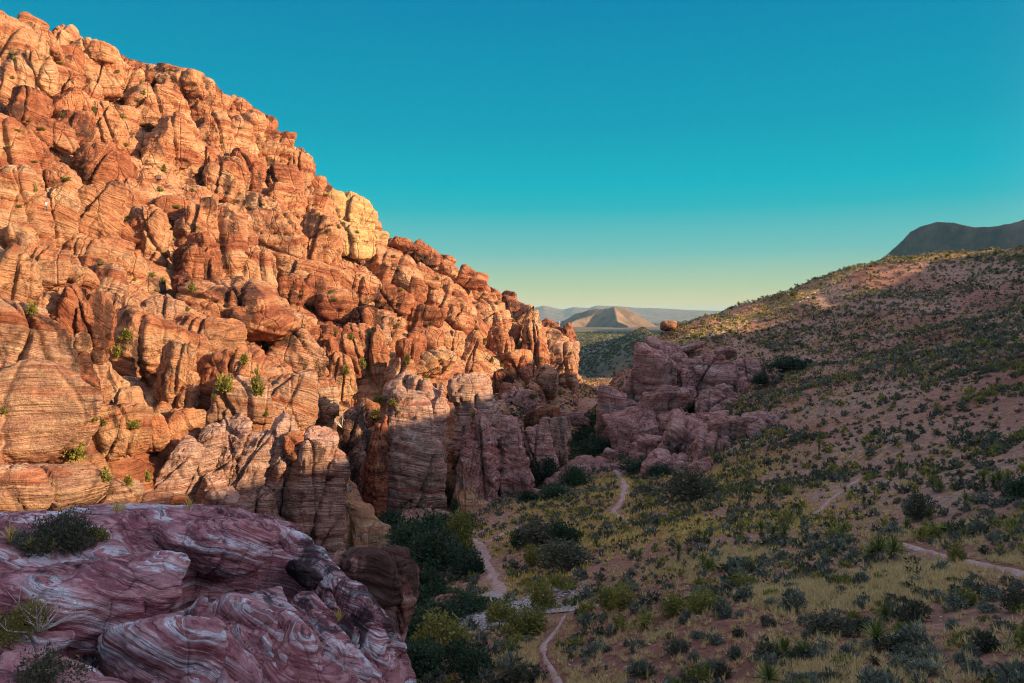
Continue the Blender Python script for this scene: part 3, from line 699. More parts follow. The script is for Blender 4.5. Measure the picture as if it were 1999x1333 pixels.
# ------------------------------------------------------------------ cliffs along the canyon floor (partly in shade)
CLIFF = [
 (345, 925, 58, 120, 28, 'c', .6, 88, 0.8, None), (395, 900, 56, 170, 24, 'c', .6, 92, 0.8, None), (440, 915, 60, 190, 20, 'c', .6, 95, 0.8, 'ochre stained fin leaning left on the lower cliff'),
 (492, 925, 66, 200, 18, 'c', .5, 96, 0.8, None), (545, 925, 66, 220, 14, 'c', .5, 97, 0.8, None), (598, 945, 74, 240, 8, 'c', .4, 98, 0.9, 'smooth striped nose of the lower cliff beside the dark gully'), (640, 975, 60, 230, 3, 'c', .4, 99, 0.9, None),
 (600, 1055, 110, 90, 4, 'p', .5, 99, 0.8, None), (652, 1040, 44, 130, 0, 'p', .5, 100, 0.8, None), (540, 1040, 80, 80, 4, 'p', .5, 95, .8, None),
 (575, 870, 44, 50, 0, 'r', .2, 95, 0.8, 'round plug of stone wedged between two fins'),
 (420, 975, 80, 80, 10, 'c', .6, 90, 0.8, None), (500, 1010, 90, 90, 5, 'c', .6, 93, 0.8, None),
 (690, 850, 56, 130, 3, 'c', .5, 164, 0.8, 'shaded back wall at the head of the dark gully'), (712, 890, 30, 90, 5, 'c', .5, 166, 0.8, None), (688, 930, 40, 110, 8, 'c', .5, 160, 0.8, None),
 (738, 925, 44, 210, 2, 'u', .5, 134, 0.8, 'narrow red buttress on the left of the great canyon tower'), (760, 860, 50, 110, 14, 'c', .4, 137, 0.8, None),
 (800, 900, 124, 290, 1, 'c', .3, 138, 0.7, 'great banded tower standing over the canyon floor'), (812, 800, 116, 120, 10, 'c', .25, 143, 0.8, 'domed top of the great tower catching the last sun'), (850, 880, 50, 250, 3, 'c', .4, 142, 0.7, None),
 (830, 1020, 130, 60, 2, 'c', .5, 133, 0.6, 'broken ledge at the base of the great tower'),
 (926, 778, 86, 100, 0, 'c', .5, 158, 0.8, 'sunlit square topped tower right of the great tower'), (905, 760, 60, 60, 0, 'c', .3, 156, 0.8, None), (925, 850, 80, 70, 5, 'c', .6, 156, 0.8, None),
 (915, 935, 46, 180, 3, 'k', .8, 142, 0.8, 'blocky shaded pillar cut by square joints'), (950, 920, 60, 210, -3, 'k', .8, 145, 0.8, None), (1000, 920, 76, 170, -8, 'k', .8, 150, 0.8, 'crumpled pink and white cliff above the trail'), (1045, 885, 70, 130, -8, 'k', .8, 156, 0.8, None),
 (990, 850, 70, 70, 5, 'c', .7, 160, 0.8, None), (1080, 880, 56, 110, 5, 'c', .6, 165, 0.8, 'pale rounded end of the shaded cliff beside the dark thicket'), (1055, 830, 60, 60, 8, 'u', .7, 168, 0.8, 'brown peaked block on top of the shaded cliff'), (1095, 835, 44, 60, 4, 'c', .5, 185, 0.8, None), (1010, 960, 60, 80, 5, 'k', .8, 146, 0.8, None), (1060, 935, 50, 60, 0, 'k', .7, 156, 0.8, None),
 (1010, 780, 60, 50, 10, 'k', .8, 215, 0.8, None), (980, 750, 40, 60, 0, 'u', .8, 235, 0.8, None), (1130, 820, 40, 30, 0, 'k', .6, 215, .8, None),
]
named += [(q[0], q[1], ref_of(q[9])) for q in CLIFF if q[9]]
for (px, py, ww, hh, lean, mt, ang, d, deep, lab) in CLIFF:
    grp = None; lab = lab or by_ref(px, py, ww, hh, 'striped cliff block')
    if not lab: lab, grp = ('striped sandstone cliff block along the shaded canyon floor', 'cliff blocks along the canyon floor')
    rock('cliff_block', px, py, ww * 1.04, hh * 1.05, lean, deep, MT[mt], d, HM, ang, 3, 50, lab, 'cliff', grp, k=16, pitch=0)

# ------------------------------------------------------------------ the shaded crag across the gap, on the end of the right hill
CRAG = [
 (1204, 838, 60, 128, 12, 'k', .3, 205, 'dark rounded flank at the left edge of the crag across the gap'), (1262, 775, 90, 158, 18, 'k', .3, 212, 'steep ribbed face of the crag across the gap'),
 (1294, 684, 62, 34, 10, 'k', .3, 236, 'bare domed top of the crag under the balanced boulder'), (1300, 738, 70, 110, 8, 'k', .5, 216, None), (1250, 850, 90, 90, -20, 'k', .4, 196, None), (1222, 850, 56, 100, 6, 'u', .4, 198, None),
 (1322, 712, 50, 50, 5, 'k', .6, 222, None), (1338, 765, 36, 84, -6, 'k', .4, 206, 'slim rounded column in a recess of the crag'), (1376, 740, 86, 100, 5, 'k', .5, 212, 'bulging pink block in the centre of the crag'),
 (1415, 735, 50, 60, -20, 'k', .5, 214, None), (1402, 800, 74, 110, -8, 'k', .7, 200, 'layered buttress with stepped edges on the right of the crag'), (1448, 780, 28, 78, 0, 'k', .5, 205, None), (1462, 745, 44, 90, -5, 'k', .5, 212, None),
 (1290, 800, 70, 90, 20, 'k', .4, 200, None), (1330, 830, 90, 70, 10, 'k', .6, 195, None), (1380, 840, 70, 60, 0, 'k', .6, None, None),
 (1232, 862, 40, 84, 5, 'k', .5, 188, 'striped standing stone at the foot of the crag'), (1268, 895, 72, 96, 5, 'k', .5, 176, None), (1330, 885, 84, 112, 18, 'k', .5, None, 'big crumpled pink block at the foot of the crag'),
 (1300, 925, 100, 60, 10, 'k', .6, None, None), (1395, 882, 76, 70, -10, 'k', .7, None, None), (1440, 852, 90, 64, -15, 'k', .7, None, None), (1500, 832, 80, 56, 5, 'k', .8, None, 'crumbling pink bank running up the hillside'), (1350, 930, 70, 44, -20, 'k', .7, None, None),
 (1510, 740, 22, 28, 0, 'k', .6, 196, 'small pale stones standing in the brushy draw'), (1416, 690, 40, 20, 0, 'k', .4, 226, None), (1232, 810, 44, 120, 22, 'k', .3, 209, None),
 (1215, 915, 40, 20, 5, 'k', .5, 165, None), (1240, 912, 26, 18, 0, 'k', .5, 160, None), (1190, 885, 26, 18, 0, 'k', .5, 172, None),
]
named += [(q[0], q[1], ref_of(q[8])) for q in CRAG if q[8]]
for (px, py, ww, hh, lean, mt, ang, d, lab) in CRAG:
    grp = None; lab = lab or by_ref(px, py, ww, hh, 'shaded pink block'); d = d * 0.955 if d else None
    if not lab: lab, grp = ('shaded pink sandstone block of the crag across the gap', 'blocks of the crag across the gap')
    rock('crag_block', px, py, ww * 1.15, hh * 1.12, lean, 0.95, MT[mt], d, HG, ang, 4, 52, lab, 'cliff', grp, k=14)
rock('balanced_boulder', 1306, 635, 34, 21, 4, 1.0, M_ROCK2, 254, HG, .15, 0, 26, 'round red boulder balanced at the end of the right hill', 'boulder')
for i, (px, py, s_) in enumerate(((1328, 641, 10), (1336, 639, 9), (1345, 642, 11), (1354, 640, 7))):
    rock('boulder', px, py, s_, s_ * .6, 0, 1, M_ROCK2, 256, HG, .5, 0, 10, 'small red stone in the row beside the balanced boulder', 'boulder', 'stones beside the balanced boulder')
rock('rock_slab', 1345, 680, 70, 14, -18, 1.2, M_PINK, 232, HG, .3, 0, 26, 'low pale slab lying in the brush above the crag', 'rock slab')

# trail mound and the boulders near the wash
MOUND = [(1160, 925, 110, 64, 6, 168, 'pink rock mound crossed by the trail'), (1095, 950, 70, 60, 10, 150, 'white flecked rock pile left of the pink mound'), (1120, 925, 60, 40, 0, 162, None), (1200, 935, 60, 40, 10, 165, None), (1050, 962, 24, 18, 0, 146, None), (1068, 965, 20, 26, 10, 145, None)]
for px, py, ww, hh, lean, d, lab in MOUND:
    grp = None
    if not lab: lab, grp = ('low pink rock around the trail mound', 'rocks around the trail mound')
    rock('rock_mound', px, py, ww * 1.1, hh, lean, 1.1, M_PINK, d, HG, .5, 1, 56, lab, 'rock mound', grp)
rock('boulder', 834, 1042, 28, 20, -8, 1, M_PALE, 119, HG, .3, 0, 22, 'smaller pale boulder peeping over the dark trees', 'boulder')
rock('boulder', 862, 1042, 32, 34, 14, 1, M_PALE, 118, HG, .3, 0, 22, 'larger upright pale boulder above the dark trees', 'boulder')
rock('boulder', 876, 1176, 52, 34, 0, 1, M_BROWN, 66, HG, .7, 0, 30, 'peaked purple boulder half hidden by shrubs at the wash', 'boulder')
rock('boulder', 1418, 1040, 20, 8, -5, 1, M_PINK, 73, HG, .6, 0, 12, 'flat stone beside the hillside shrubs', 'boulder')

# ------------------------------------------------------------------ foreground crag
F_PTS = [(0, 1085, 21), (120, 1075, 22), (200, 1010, 28), (300, 998, 31), (420, 1004, 33), (520, 1020, 34), (600, 1060, 33), (660, 1120, 31), (720, 1200, 29), (770, 1270, 27), (800, 1333, 26),
         (0, 1225, 18), (100, 1255, 17.6), (200, 1265, 17.6), (290, 1222, 18.6), (335, 1165, 21.5), (400, 1148, 24.6), (500, 1140, 26.2), (570, 1140, 28), (250, 1100, 22), (400, 1060, 27),
         (330, 1230, 17.2), (420, 1190, 20.5), (500, 1220, 20.5), (600, 1220, 23), (680, 1280, 23.5), (0, 1300, 13.8), (150, 1310, 14.2), (300, 1333, 13.4), (450, 1333, 15.5), (600, 1333, 18.6), (700, 1333, 21.5), (200, 1420, 11.5), (500, 1420, 14.5), (770, 1400, 22), (-200, 1100, 18), (-200, 1300, 11)]
zz = lambda px, py, d: ((px - CX) / F * d, d, (HY - py) / F * d)
F_WORLD = [(-28, 40, -11), (-18, 42, -13), (-10, 38, -15), (-4, 30, -17), (-2, 24, -18), (-3, 18, -15), (-2, 12, -12), (-36, 36, -9), (-30, 20, -5.5), (-14, 46, -17), (0, 40, -20)]
HFa = Surf(F_PTS, F_WORLD, smooth=0.0004)


def HF0(x, y):
    # the ledge breaks off in a cliff on its right side
    x = np.asarray(x, float).ravel(); y = np.asarray(y, float).ravel()
    e = x - np.interp(y, [11, 20, 26, 27, 29, 32, 36, 44], [-2.4, -3.0, -3.6, -4.0, -5.4, -7.9, -10.5, -15])
    return HFa(x, y) - 3.5 * np.log1p(np.exp(np.clip(e * 4, -30, 30))) / 4

HF_ = HF0; surf0[HF0] = HF0

GROOVES = [([(40, 1212), (110, 1243), (200, 1262), (270, 1228), (325, 1190), (342, 1160)], 0.51, 1.65), ([(322, 1122), (350, 1140), (400, 1140), (450, 1126), (500, 1120), (545, 1132), (585, 1145)], 0.67, 2.25),
           ([(545, 1055), (600, 1085), (640, 1130), (700, 1220), (765, 1333)], 0.21, 0.83), ([(400, 1165), (450, 1235), (500, 1300), (530, 1370)], 0.16, 0.75), ([(470, 1150), (540, 1225), (600, 1300), (630, 1370)], 0.18, 0.75),
           ([(560, 1150), (620, 1220), (680, 1300), (710, 1370)], 0.22, 0.90), ([(600, 1130), (660, 1200), (720, 1280), (750, 1370)], 0.16, 0.60), ([(520, 1190), (560, 1290), (590, 1370)], 0.11, 0.45), ([(330, 1190), (400, 1260), (440, 1370)], 0.16, 0.68),
           ([(20, 1108), (100, 1104), (180, 1112), (240, 1120), (300, 1105)], 0.10, 0.30), ([(500, 1010), (540, 1040), (580, 1080)], 0.40, 0.75), ([(60, 1290), (200, 1300), (300, 1310)], 0.64, 1.20), ([(640, 1140), (720, 1190), (790, 1290)], 0.13, 0.52)]


def grooves(v):
    d = np.zeros(len(v)); w3 = v + fbm(v / 1.1, 2, 88)[:, None] * 0.12
    for pl, wd, dp in GROOVES:
        tt = np.linspace(0, len(pl) - 1, 10 * len(pl)); P_ = hit(np.interp(tt, range(len(pl)), [p[0] for p in pl]), np.interp(tt, range(len(pl)), [p[1] for p in pl]), HF0, 9, 60); P_ = P_[~np.isnan(P_[:, 0])]
        best = np.full(len(v), 99.0)
        for a, b in zip(P_[:-1], P_[1:]):
            ab = b - a; t = np.clip(((w3 - a) @ ab) / (ab @ ab), 0, 1); best = np.minimum(best, np.linalg.norm(w3 - a - t[:, None] * ab, axis=1))
        d = np.maximum(d, dp * np.exp(-(best / wd) ** 2))
    return d


def fore_disp(v, a, b):
    n = normals(v, a, b)
    # slanting fractures: long joints running down to the right
    P = v + fbm(v / 3.0, 3, 61)[:, None] * 0.5
    dn = np.array([0.418, 0.845, 0.332]); dn /= np.linalg.norm(dn)
    s = P @ dn
    cell = s / 1.25 + 0.25 * vnoise(v / 2.4, 8)
    fr = np.abs((cell % 1) - 0.5) * 2            # 1 at joint
    idc = np.floor(cell).astype(np.int64)
    hs = (_h(idc, idc * 0, idc * 0, 5) / 4294967295.0)
    flank = 1 / (1 + np.exp(-(v[:, 0] + 0.25 * v[:, 1] + 5.5 - 0.0) * 1.1))
    d = flank * ((hs - 0.5) * 0.75 - np.clip((fr - 0.88) / 0.12, 0, 1) ** 1.3 * 0.7)
    f1, f2, idn = voronoi(P / (3.6, 3.6, 1.5), 9)
    d = d + 0.10 * (np.clip((f2 - f1) * 3, 0, 1) ** 0.6 - 0.7 + (idn - 0.5))
    f1, f2, idn = voronoi(P / (1.4, 1.4, 0.4), 10)
    d = d + 0.03 * (np.clip((f2 - f1) * 3, 0, 1) ** 0.6 - 0.7 + (idn - 0.5))
    d = d + beds(v * 3.2) * 0.16
    s2 = v[:, 2] + 0.3 * v[:, 0] + 0.25 * vnoise(v / 2, 51)
    q = np.stack([v[:, 0] * 0.2, v[:, 1] * 0.2, s2 * 3], 1)
    d = d + 0.07 * vnoise(q, 52) + 0.04 * vnoise(q * (1, 1, 3), 53)
    return v + n * (d - grooves(v))[:, None]


fore = polar_sheet('rocky_ledge', HF0, deg(np.linspace(-44, 1.5, 460)), np.exp(np.linspace(math.log(11), math.log(44), 300)), M_FORE, fore_disp)
tag(fore, 'purple and white swirled sandstone ledge the viewer looks over', 'rock ledge', None, 'structure')
FORE = [
 (130, 1160, 410, 150, 4, 16.9, 1.0, .25, 'undercut slab with a rounded lip, nearest on the left'),
 (430, 1065, 250, 110, 6, 26.5, 1.0, .3, 'crinkled pale hump above the black hollow'),
 (275, 1030, 260, 60, 2, 27.0, 1.3, .2, 'smooth swirled top of the near ledge'),
 (330, 1290, 210, 200, -14, 15.6, 1.0, .2, 'swirling blue striped mound at the bottom of the picture'),
 (60, 1265, 150, 60, 12, 14.6, 0.9, .4, None),
 (100, 1320, 220, 60, 20, 13.0, 0.8, .3, None),
]
named += [(q[0], q[1], ref_of(q[8])) for q in FORE if q[8]]
for (px, py, ww, hh, lean, d, deep, ang, lab) in FORE:
    grp = None; lab = lab or by_ref(px, py, ww, hh, 'striped purple rib')
    if not lab: lab, grp = ('jointed purple striped rib of the near ledge', 'ribs of the near ledge')
    rock('sandstone_block', px, py, ww, hh, lean, deep, M_FORE, d, HF0, ang, 1, 68, lab, 'rock', grp, relief=0.8, k=6, bedscale=0.25, yaw=0.1)
rock('black_rock', 452, 1020, 62, 26, 8, 1.0, M_BLACK, 31.5, HF0, .4, 0, 40, 'black crusted patch of rock on the rim of the near ledge', 'rock', bedscale=0.3)
rock('black_rock', 596, 1122, 84, 44, 30, 0.6, M_BLACK, 28.2, HF0, .9, 1, 50, 'black wedge of rock at the end of the dark hollow', 'rock', bedscale=0.3)
rock('brown_boulder', 712, 1150, 130, 170, -16, 0.9, M_BROWN, 42, HG, .5, 2, 100, 'brown speckled boulder behind the near ledge', 'boulder', k=11, bedscale=0.4)
rock('brown_boulder', 782, 1160, 66, 150, -8, 0.9, M_BROWN, 43, HG, .6, 1, 90, 'upright brown slab leaning on the speckled boulder', 'boulder', k=13, bedscale=0.4)
rock('brown_boulder', 772, 1092, 54, 46, 0, 0.9, M_BROWN, 43.5, HG, .5, 0, 50, 'dark knob resting on top of the upright brown slab', 'boulder', bedscale=0.4)
rock('boulder', 745, 1230, 60, 90, -12, 0.9, M_BROWN, 40, HG, .6, 1, 60, 'lower brown block between the boulder and the shrubs', 'boulder', bedscale=0.4)
# ------------------------------------------------------------------ plants, builders
def leafy(n, radius, height, leaf, seed, base=0.0, upright=0.3, shell=0.5, lumps=5):
    """foliage: many leaf sprays (triangles) gathered in lumps inside a dome"""
    r = np.random.default_rng(seed)
    lc = r.normal(size=(lumps, 3)); lc /= np.linalg.norm(lc, axis=1, keepdims=True); lc[:, 2] = np.abs(lc[:, 2])
    lc *= r.uniform(0.25, 0.62, (lumps, 1)); lr = r.uniform(0.32, 0.55, lumps)
    k = r.integers(0, lumps, n)
    dv = r.normal(size=(n, 3)); dv /= np.linalg.norm(dv, axis=1, keepdims=True)
    p = lc[k] + dv * (lr[k] * (shell + (1 - shell) * r.random(n)))[:, None]
    p[:, 2] = np.abs(p[:, 2])
    p = p * (radius, radius, height) + (0, 0, base)
    out = dv * 0.6 + (0, 0, upright); out += r.normal(size=(n, 3)) * 0.45; out /= np.linalg.norm(out, axis=1, keepdims=True)
    sd = np.cross(out, r.normal(size=(n, 3))); sd /= np.linalg.norm(sd, axis=1, keepdims=True)
    L_ = leaf * r.uniform(0.6, 1.4, (n, 1))
    v = np.stack([p - sd * L_ * 0.32, p + sd * L_ * 0.32, p + out * L_], 1).reshape(-1, 3)
    return v, np.arange(n * 3).reshape(-1, 3)


def blades(n, length, width, seed, spread=1.1, droop=0.25, base=(0, 0, 0), up=0.15, simple=False):
    r = np.random.default_rng(seed)
    a = r.uniform(0, 2 * math.pi, n); t = r.uniform(up, spread, n)
    d = np.stack([np.cos(a) * np.sin(t), np.sin(a) * np.sin(t), np.cos(t)], 1)
    s = np.stack([-np.sin(a), np.cos(a), a * 0], 1) * width / 2
    L_ = length * r.uniform(0.7, 1.15, (n, 1)); b0 = np.array(base)
    m = d * L_ * 0.55; tip = d * L_ - (0, 0, 1) * (L_ * droop * np.sin(t)[:, None])
    v = np.stack([b0 - s * 0.6, b0 + s * 0.6, b0 + m - s, b0 + m + s, b0 + tip], 1).reshape(-1, 3)
    if simple:
        return np.stack([b0 - s * 0.8, b0 + s * 0.8, b0 + tip], 1).reshape(-1, 3), np.arange(n * 3).reshape(-1, 3)
    i = np.arange(n)[:, None] * 5
    f = np.concatenate([i + (0, 1, 3), i + (0, 3, 2), i + (2, 3, 4)])
    return v, f


def tube(pts, rad, sides=6):
    pts = np.array(pts, float); V = []
    for i, p in enumerate(pts):
        d = pts[min(i + 1, len(pts) - 1)] - pts[max(i - 1, 0)]; d /= np.linalg.norm(d)
        a = np.cross(d, (0.3, 0.9, 0.1)); a /= np.linalg.norm(a); b = np.cross(d, a)
        for k in range(sides):
            t = 2 * math.pi * k / sides; V.append(p + rad[i] * (math.cos(t) * a + math.sin(t) * b))
    f = []
    for i in range(len(pts) - 1):
        for k in range(sides):
            k2 = (k + 1) % sides; q = i * sides
            f += [(q + k, q + k2, q + sides + k2), (q + k, q + sides + k2, q + sides + k)]
    return np.array(V), np.array(f)


def join(parts):
    V, Fc, o = [], [], 0
    for v, f in parts:
        V.append(v); Fc.append(f + o); o += len(v)
    return np.concatenate(V), np.concatenate(Fc)


def branches(n, length, seed, r0=0.03, base=(0, 0, 0)):
    r = np.random.default_rng(seed); P = []
    for i in range(n):
        a = r.uniform(0, 6.28); t = r.uniform(0.2, 1.0); L_ = length * r.uniform(0.6, 1.1)
        d = np.array([math.cos(a) * math.sin(t), math.sin(a) * math.sin(t), math.cos(t)])
        k = r.normal(size=3) * 0.12 * L_
        p = [np.array(base), np.array(base) + d * L_ * 0.4 + k * 0.6, np.array(base) + d * L_ * 0.75 + k, np.array(base) + d * L_ + k * 0.3 + (0, 0, 0.1 * L_)]
        P.append(tube(p, [r0, r0 * 0.7, r0 * 0.45, r0 * 0.2], 4))
        for q in range(2):
            s0 = p[1 + q]; dd = d + r.normal(size=3) * 0.5; dd /= np.linalg.norm(dd)
            P.append(tube([s0, s0 + dd * L_ * 0.2, s0 + dd * L_ * 0.42 + (0, 0, 0.05 * L_)], [r0 * 0.5, r0 * 0.35, r0 * 0.12], 3))
    return join(P)


def gz(x, y):
    return HG(x, y)


ONSOIL = 'ground'
KINDS = [('sage_shrub', M_SAGE), ('dark_shrub', M_DARK), ('olive_shrub', M_OLIVE)]
protos = {}
for nm, mt in KINDS:
    for j in range(4):
        parts = [leafy(520, 0.62, 0.62, 0.115, 100 + j * 7 + len(nm), 0.02, 0.5, 0.45, 6), branches(7, 0.5, j + 3, 0.012)]
        v, f = join(parts); nl = 520
        mi = np.r_[np.zeros(nl), np.ones(len(f) - nl)]
        protos[nm, j] = (v, f, mi, mt)

# ------------------------------------------------------------------ brush over the hillside and the valley floor
R = np.random.default_rng(21)
def sample(n, r0, r1, t0=-13, t1=42):
    th_ = deg(R.uniform(t0, t1, n)); r_ = np.sqrt(R.uniform(r0 ** 2, r1 ** 2, n))
    x = np.sin(th_) * r_; y = np.cos(th_) * r_
    z = HG(x, y)
    px = CX + x / y * F; py = HY - z / y * F
    ok = (HM0(x, y) - 3.5 < z) & (py < 1420)
    return x[ok], y[ok], z[ok], px[ok], py[ok]

TRAILS = {
 'lower': ([(905, 1035), (925, 1055), (945, 1080), (950, 1100), (965, 1130), (978, 1150), (975, 1165)], 1.15, HG),
 'branch': ([(945, 1060), (985, 1040), (1010, 1030)], 1.3, HG),
 'mound': ([(1140, 905), (1180, 903), (1210, 925), (1222, 950), (1215, 975), (1195, 1000), (1230, 1015)], 1.2, HG),
 'bank': ([(1105, 1200), (1090, 1225), (1060, 1260), (1065, 1290), (1090, 1333), (1100, 1380)], 0.4, HG),
 'right': ([(1760, 1060), (1800, 1075), (1860, 1090), (1920, 1103), (1999, 1122), (2100, 1150)], 0.72, HG),
 'upper': ([(1345, 690), (1385, 700), (1420, 735), (1440, 760)], 0.6, HG),
 'mid': ([(1580, 1010), (1610, 985), (1650, 955), (1680, 935)], 0.45, HG),
}
trail_pts = []
for k_, (pl, wd, _) in TRAILS.items():
    P_ = hit([p[0] for p in pl], [p[1] for p in pl], HG); P_ = P_[~np.isnan(P_[:, 0])]
    t_ = np.linspace(0, len(P_) - 1, 40 * len(P_)); xy = np.stack([np.interp(t_, range(len(P_)), P_[:, i]) for i in (0, 1)], 1)
    for _i in range(30): xy[1:-1] = (xy[:-2] + xy[2:] + xy[1:-1] * 2) / 4
    dxy = np.gradient(xy, axis=0); dxy /= np.linalg.norm(dxy, axis=1, keepdims=True); nr = np.stack([-dxy[:, 1], dxy[:, 0]], 1)
    wv = wd * (0.5 + 0.12 * vnoise(np.stack([xy[:, 0] * 3, xy[:, 1] * 3, t_ * 0], 1), 4) + 0.22 * vnoise(np.stack([xy[:, 0] * 0.5, xy[:, 1] * 0.5, t_ * 0], 1), 3)); wv = wv * np.clip(np.minimum(t_, t_[-1] - t_) * 2 + 0.3, 0.3, 1)
    cols = []
    for s_ in np.linspace(-1, 1, 7):
        q_ = xy + nr * (wv * s_)[:, None]
        cols.append(np.c_[q_, HG(q_[:, 0], q_[:, 1]) + 0.10 - 0.14 * abs(s_) ** 3])
    g_ = np.stack(cols, 1); a_, b_ = g_.shape[:2]
    i_ = (np.arange(a_ - 1)[:, None] * b_ + np.arange(b_ - 1)[None]).ravel()
    tr = mesh_obj('path', g_.reshape(-1, 3), np.stack([i_, i_ + 1, i_ + b_ + 1, i_ + b_], 1), M_PATH)
    tag(tr, 'narrow trodden dirt trail winding through the brush', kind='structure')
    trail_pts.append((xy, wd))

# the dry wash: a gravel sheet and its loose stones
wp = hit([895, 960, 1050, 1140, 1200, 1150, 1060, 1000, 930, 880, 860], [1165, 1148, 1168, 1172, 1176, 1190, 1196, 1205, 1235, 1250, 1215], HG)
c_ = wp.mean(0); rings = []
for s_ in np.linspace(0, 1, 14):
    q_ = c_[:2] + (wp[:, :2] - c_[:2]) * s_
    t_ = np.linspace(0, len(q_), 80, endpoint=False); q_ = np.stack([np.interp(t_, range(len(q_) + 1), np.r_[q_[:, i], q_[0, i]]) for i in (0, 1)], 1)
    rings.append(np.c_[q_, HG(q_[:, 0], q_[:, 1]) + 0.12 - 0.25 * s_ ** 6])
g_ = np.stack(rings, 0); i_ = np.arange(13)[:, None] * 80; jj = np.arange(80)[None]
f_ = np.stack([(i_ + jj).ravel(), (i_ + 80 + jj).ravel(), (i_ + 80 + (jj + 1) % 80).ravel(), (i_ + (jj + 1) % 80).ravel()], 1)
tag(mesh_obj('wash_bed', g_.reshape(-1, 3), f_, M_PEB), 'pale gravel bed of the dry wash', kind='structure')


def off_trail(x, y, k=0.5):
    ok = np.ones(len(x), bool)
    for xy, wd in trail_pts:
        s_ = xy[::6]
        d = np.sqrt(((np.c_[x, y][:, None] - s_[None]) ** 2).sum(-1)).min(1)
        ok &= d > wd * 0.5 + k
    ok &= ~((np.hypot((x - c_[0]) / 1.6, y - c_[1]) < 3.2))
    return ok


def stones(name, pos, size, mat, seed, label, verts=None):
    r = np.random.default_rng(seed)
    V0, F0 = cube_sphere(1); N_ = len(pos)
    D_ = V0[None] * (1 + r.normal(size=(N_, len(V0), 1)) * 0.2) * (r.uniform(0.6, 1.3, (N_, 1, 3)) * (1, 1, 0.65)) * np.asarray(size)[:, None, None]
    v = (D_ + pos[:, None]).reshape(-1, 3)
    f = (F0[None] + (np.arange(N_) * len(V0))[:, None, None]).reshape(-1, 4)
    return tag(mesh_obj(name, v, f, mat, smooth=False), label, kind='stuff')


x, y, z, px, py = sample(16000, 16, 150, -12, 36)
m_ = (fbm(np.stack([x / 6, y / 6, x * 0], 1), 3, 71) + R.normal(size=len(x)) * 0.3 > 0.05)
stones('gravel', np.c_[x, y, z][m_], 0.035 + 0.10 * R.random(m_.sum()) ** 4 + 0.0006 * y[m_], M_PEB, 3, 'scattered pale pebbles on the reddish slope')
a_ = R.uniform(0, 6.28, 900); q_ = np.sqrt(R.random(900)); xs, ys = c_[0] + np.cos(a_) * q_ * 6.5, c_[1] + np.sin(a_) * q_ * 4
stones('gravel', np.c_[xs, ys, HG(xs, ys) + 0.1], 0.08 + 0.14 * R.random(900) ** 2, M_PEB, 4, 'cobbles of the dry wash')

sx_ = np.r_[R.uniform(1285, 1700, 2300), R.uniform(1700, 1999, 500)]
sy_ = np.interp(sx_, [1285, 1440, 1560, 1700, 1999], [692, 642, 590, 515, 497]) - np.abs(R.normal(size=2800)) * np.interp(sx_, [1285, 1650, 1700, 1999], [12, 10, 5, 3])
sp_ = hit(sx_, sy_, HG); sp_ = sp_[~np.isnan(sp_[:, 0])]
stones('gravel', sp_, 0.15 + 0.5 * R.random(len(sp_)) ** 2, M_PEB2, 6, 'pale stones added to brighten the sunlit crest of the right hill')  # pale colour of these stones strengthens the sunlit band on the crest

# shrubs: the nearest ones as plants of their own, the far brush as one mass
x, y, z, px, py = sample(96000, 17, 345)
cl = fbm(np.stack([x / 9, y / 9, x * 0], 1), 3, 81)
gul = np.abs(fbm(np.stack([x * 0.05 + y * 0.02, y * 0.018, x * 0], 1), 3, 11))
dens = np.clip(0.45 + 0.95 * cl + 1.2 * (0.22 - gul), 0.2, 1) * np.where(y < 60, 1.15, 1)
dens = np.where((py > 900) & (px < 1750), dens * 0.9, dens)
ok = (R.random(len(x)) < dens) & off_trail(x, y, 0.85)
x, y, z, px, py = x[ok], y[ok], z[ok], px[ok], py[ok]
o_ = np.argsort(y); x, y, z, px, py = x[o_], y[o_], z[o_], px[o_], py[o_]
vis = (px < 2060) & (px > 800)
kind = np.where(R.random(len(x)) < 0.5, 0, np.where(R.random(len(x)) < 0.62, 1, 2))
size = np.clip(np.exp(R.normal(-0.42, 0.42, len(x))), 0.28, 1.7) * np.where(kind == 2, 1.15, 1)
LBL = {0: 'grey green sage shrub', 1: 'dark twiggy shrub', 2: 'olive green creosote shrub'}
def where(px, py):
    if px > 1700: return 'on the bare red slope at the lower right', 'shrubs on the red slope at the lower right'
    if px > 1300: return 'in the dry grass on the near hillside', 'shrubs in the dry grass on the near hillside'
    return 'beside the dry wash on the canyon floor', 'shrubs beside the dry wash'
first = {}; n_ind = 0; rest = []
for i in range(len(x)):
    if n_ind < 300 and vis[i] and py[i] < 1400:
        key = (KINDS[kind[i]][0], int(R.integers(0, 4)))
        if key not in first:
            v, f, mi, mt = protos[key]
            o = first[key] = mesh_obj(key[0], v, f, [mt, M_WOOD], smooth=False, mi=mi)
        else:
            o = first[key].copy(); C.objects.link(o)
        o.location = (x[i], y[i], z[i] - 0.03); s_ = size[i] * 1.0; o.scale = (s_, s_, s_ * R.uniform(0.75, 1.15)); o.rotation_euler = (0, 0, R.uniform(0, 6.28))
        a, b = where(px[i], py[i]); tag(o, LBL[kind[i]] + ' ' + a, 'shrub', LBL[kind[i]] + ' ' + b)
        n_ind += 1
    elif y[i] > 40 and py[i] < 1400: rest.append(i)
rest = np.array(rest)


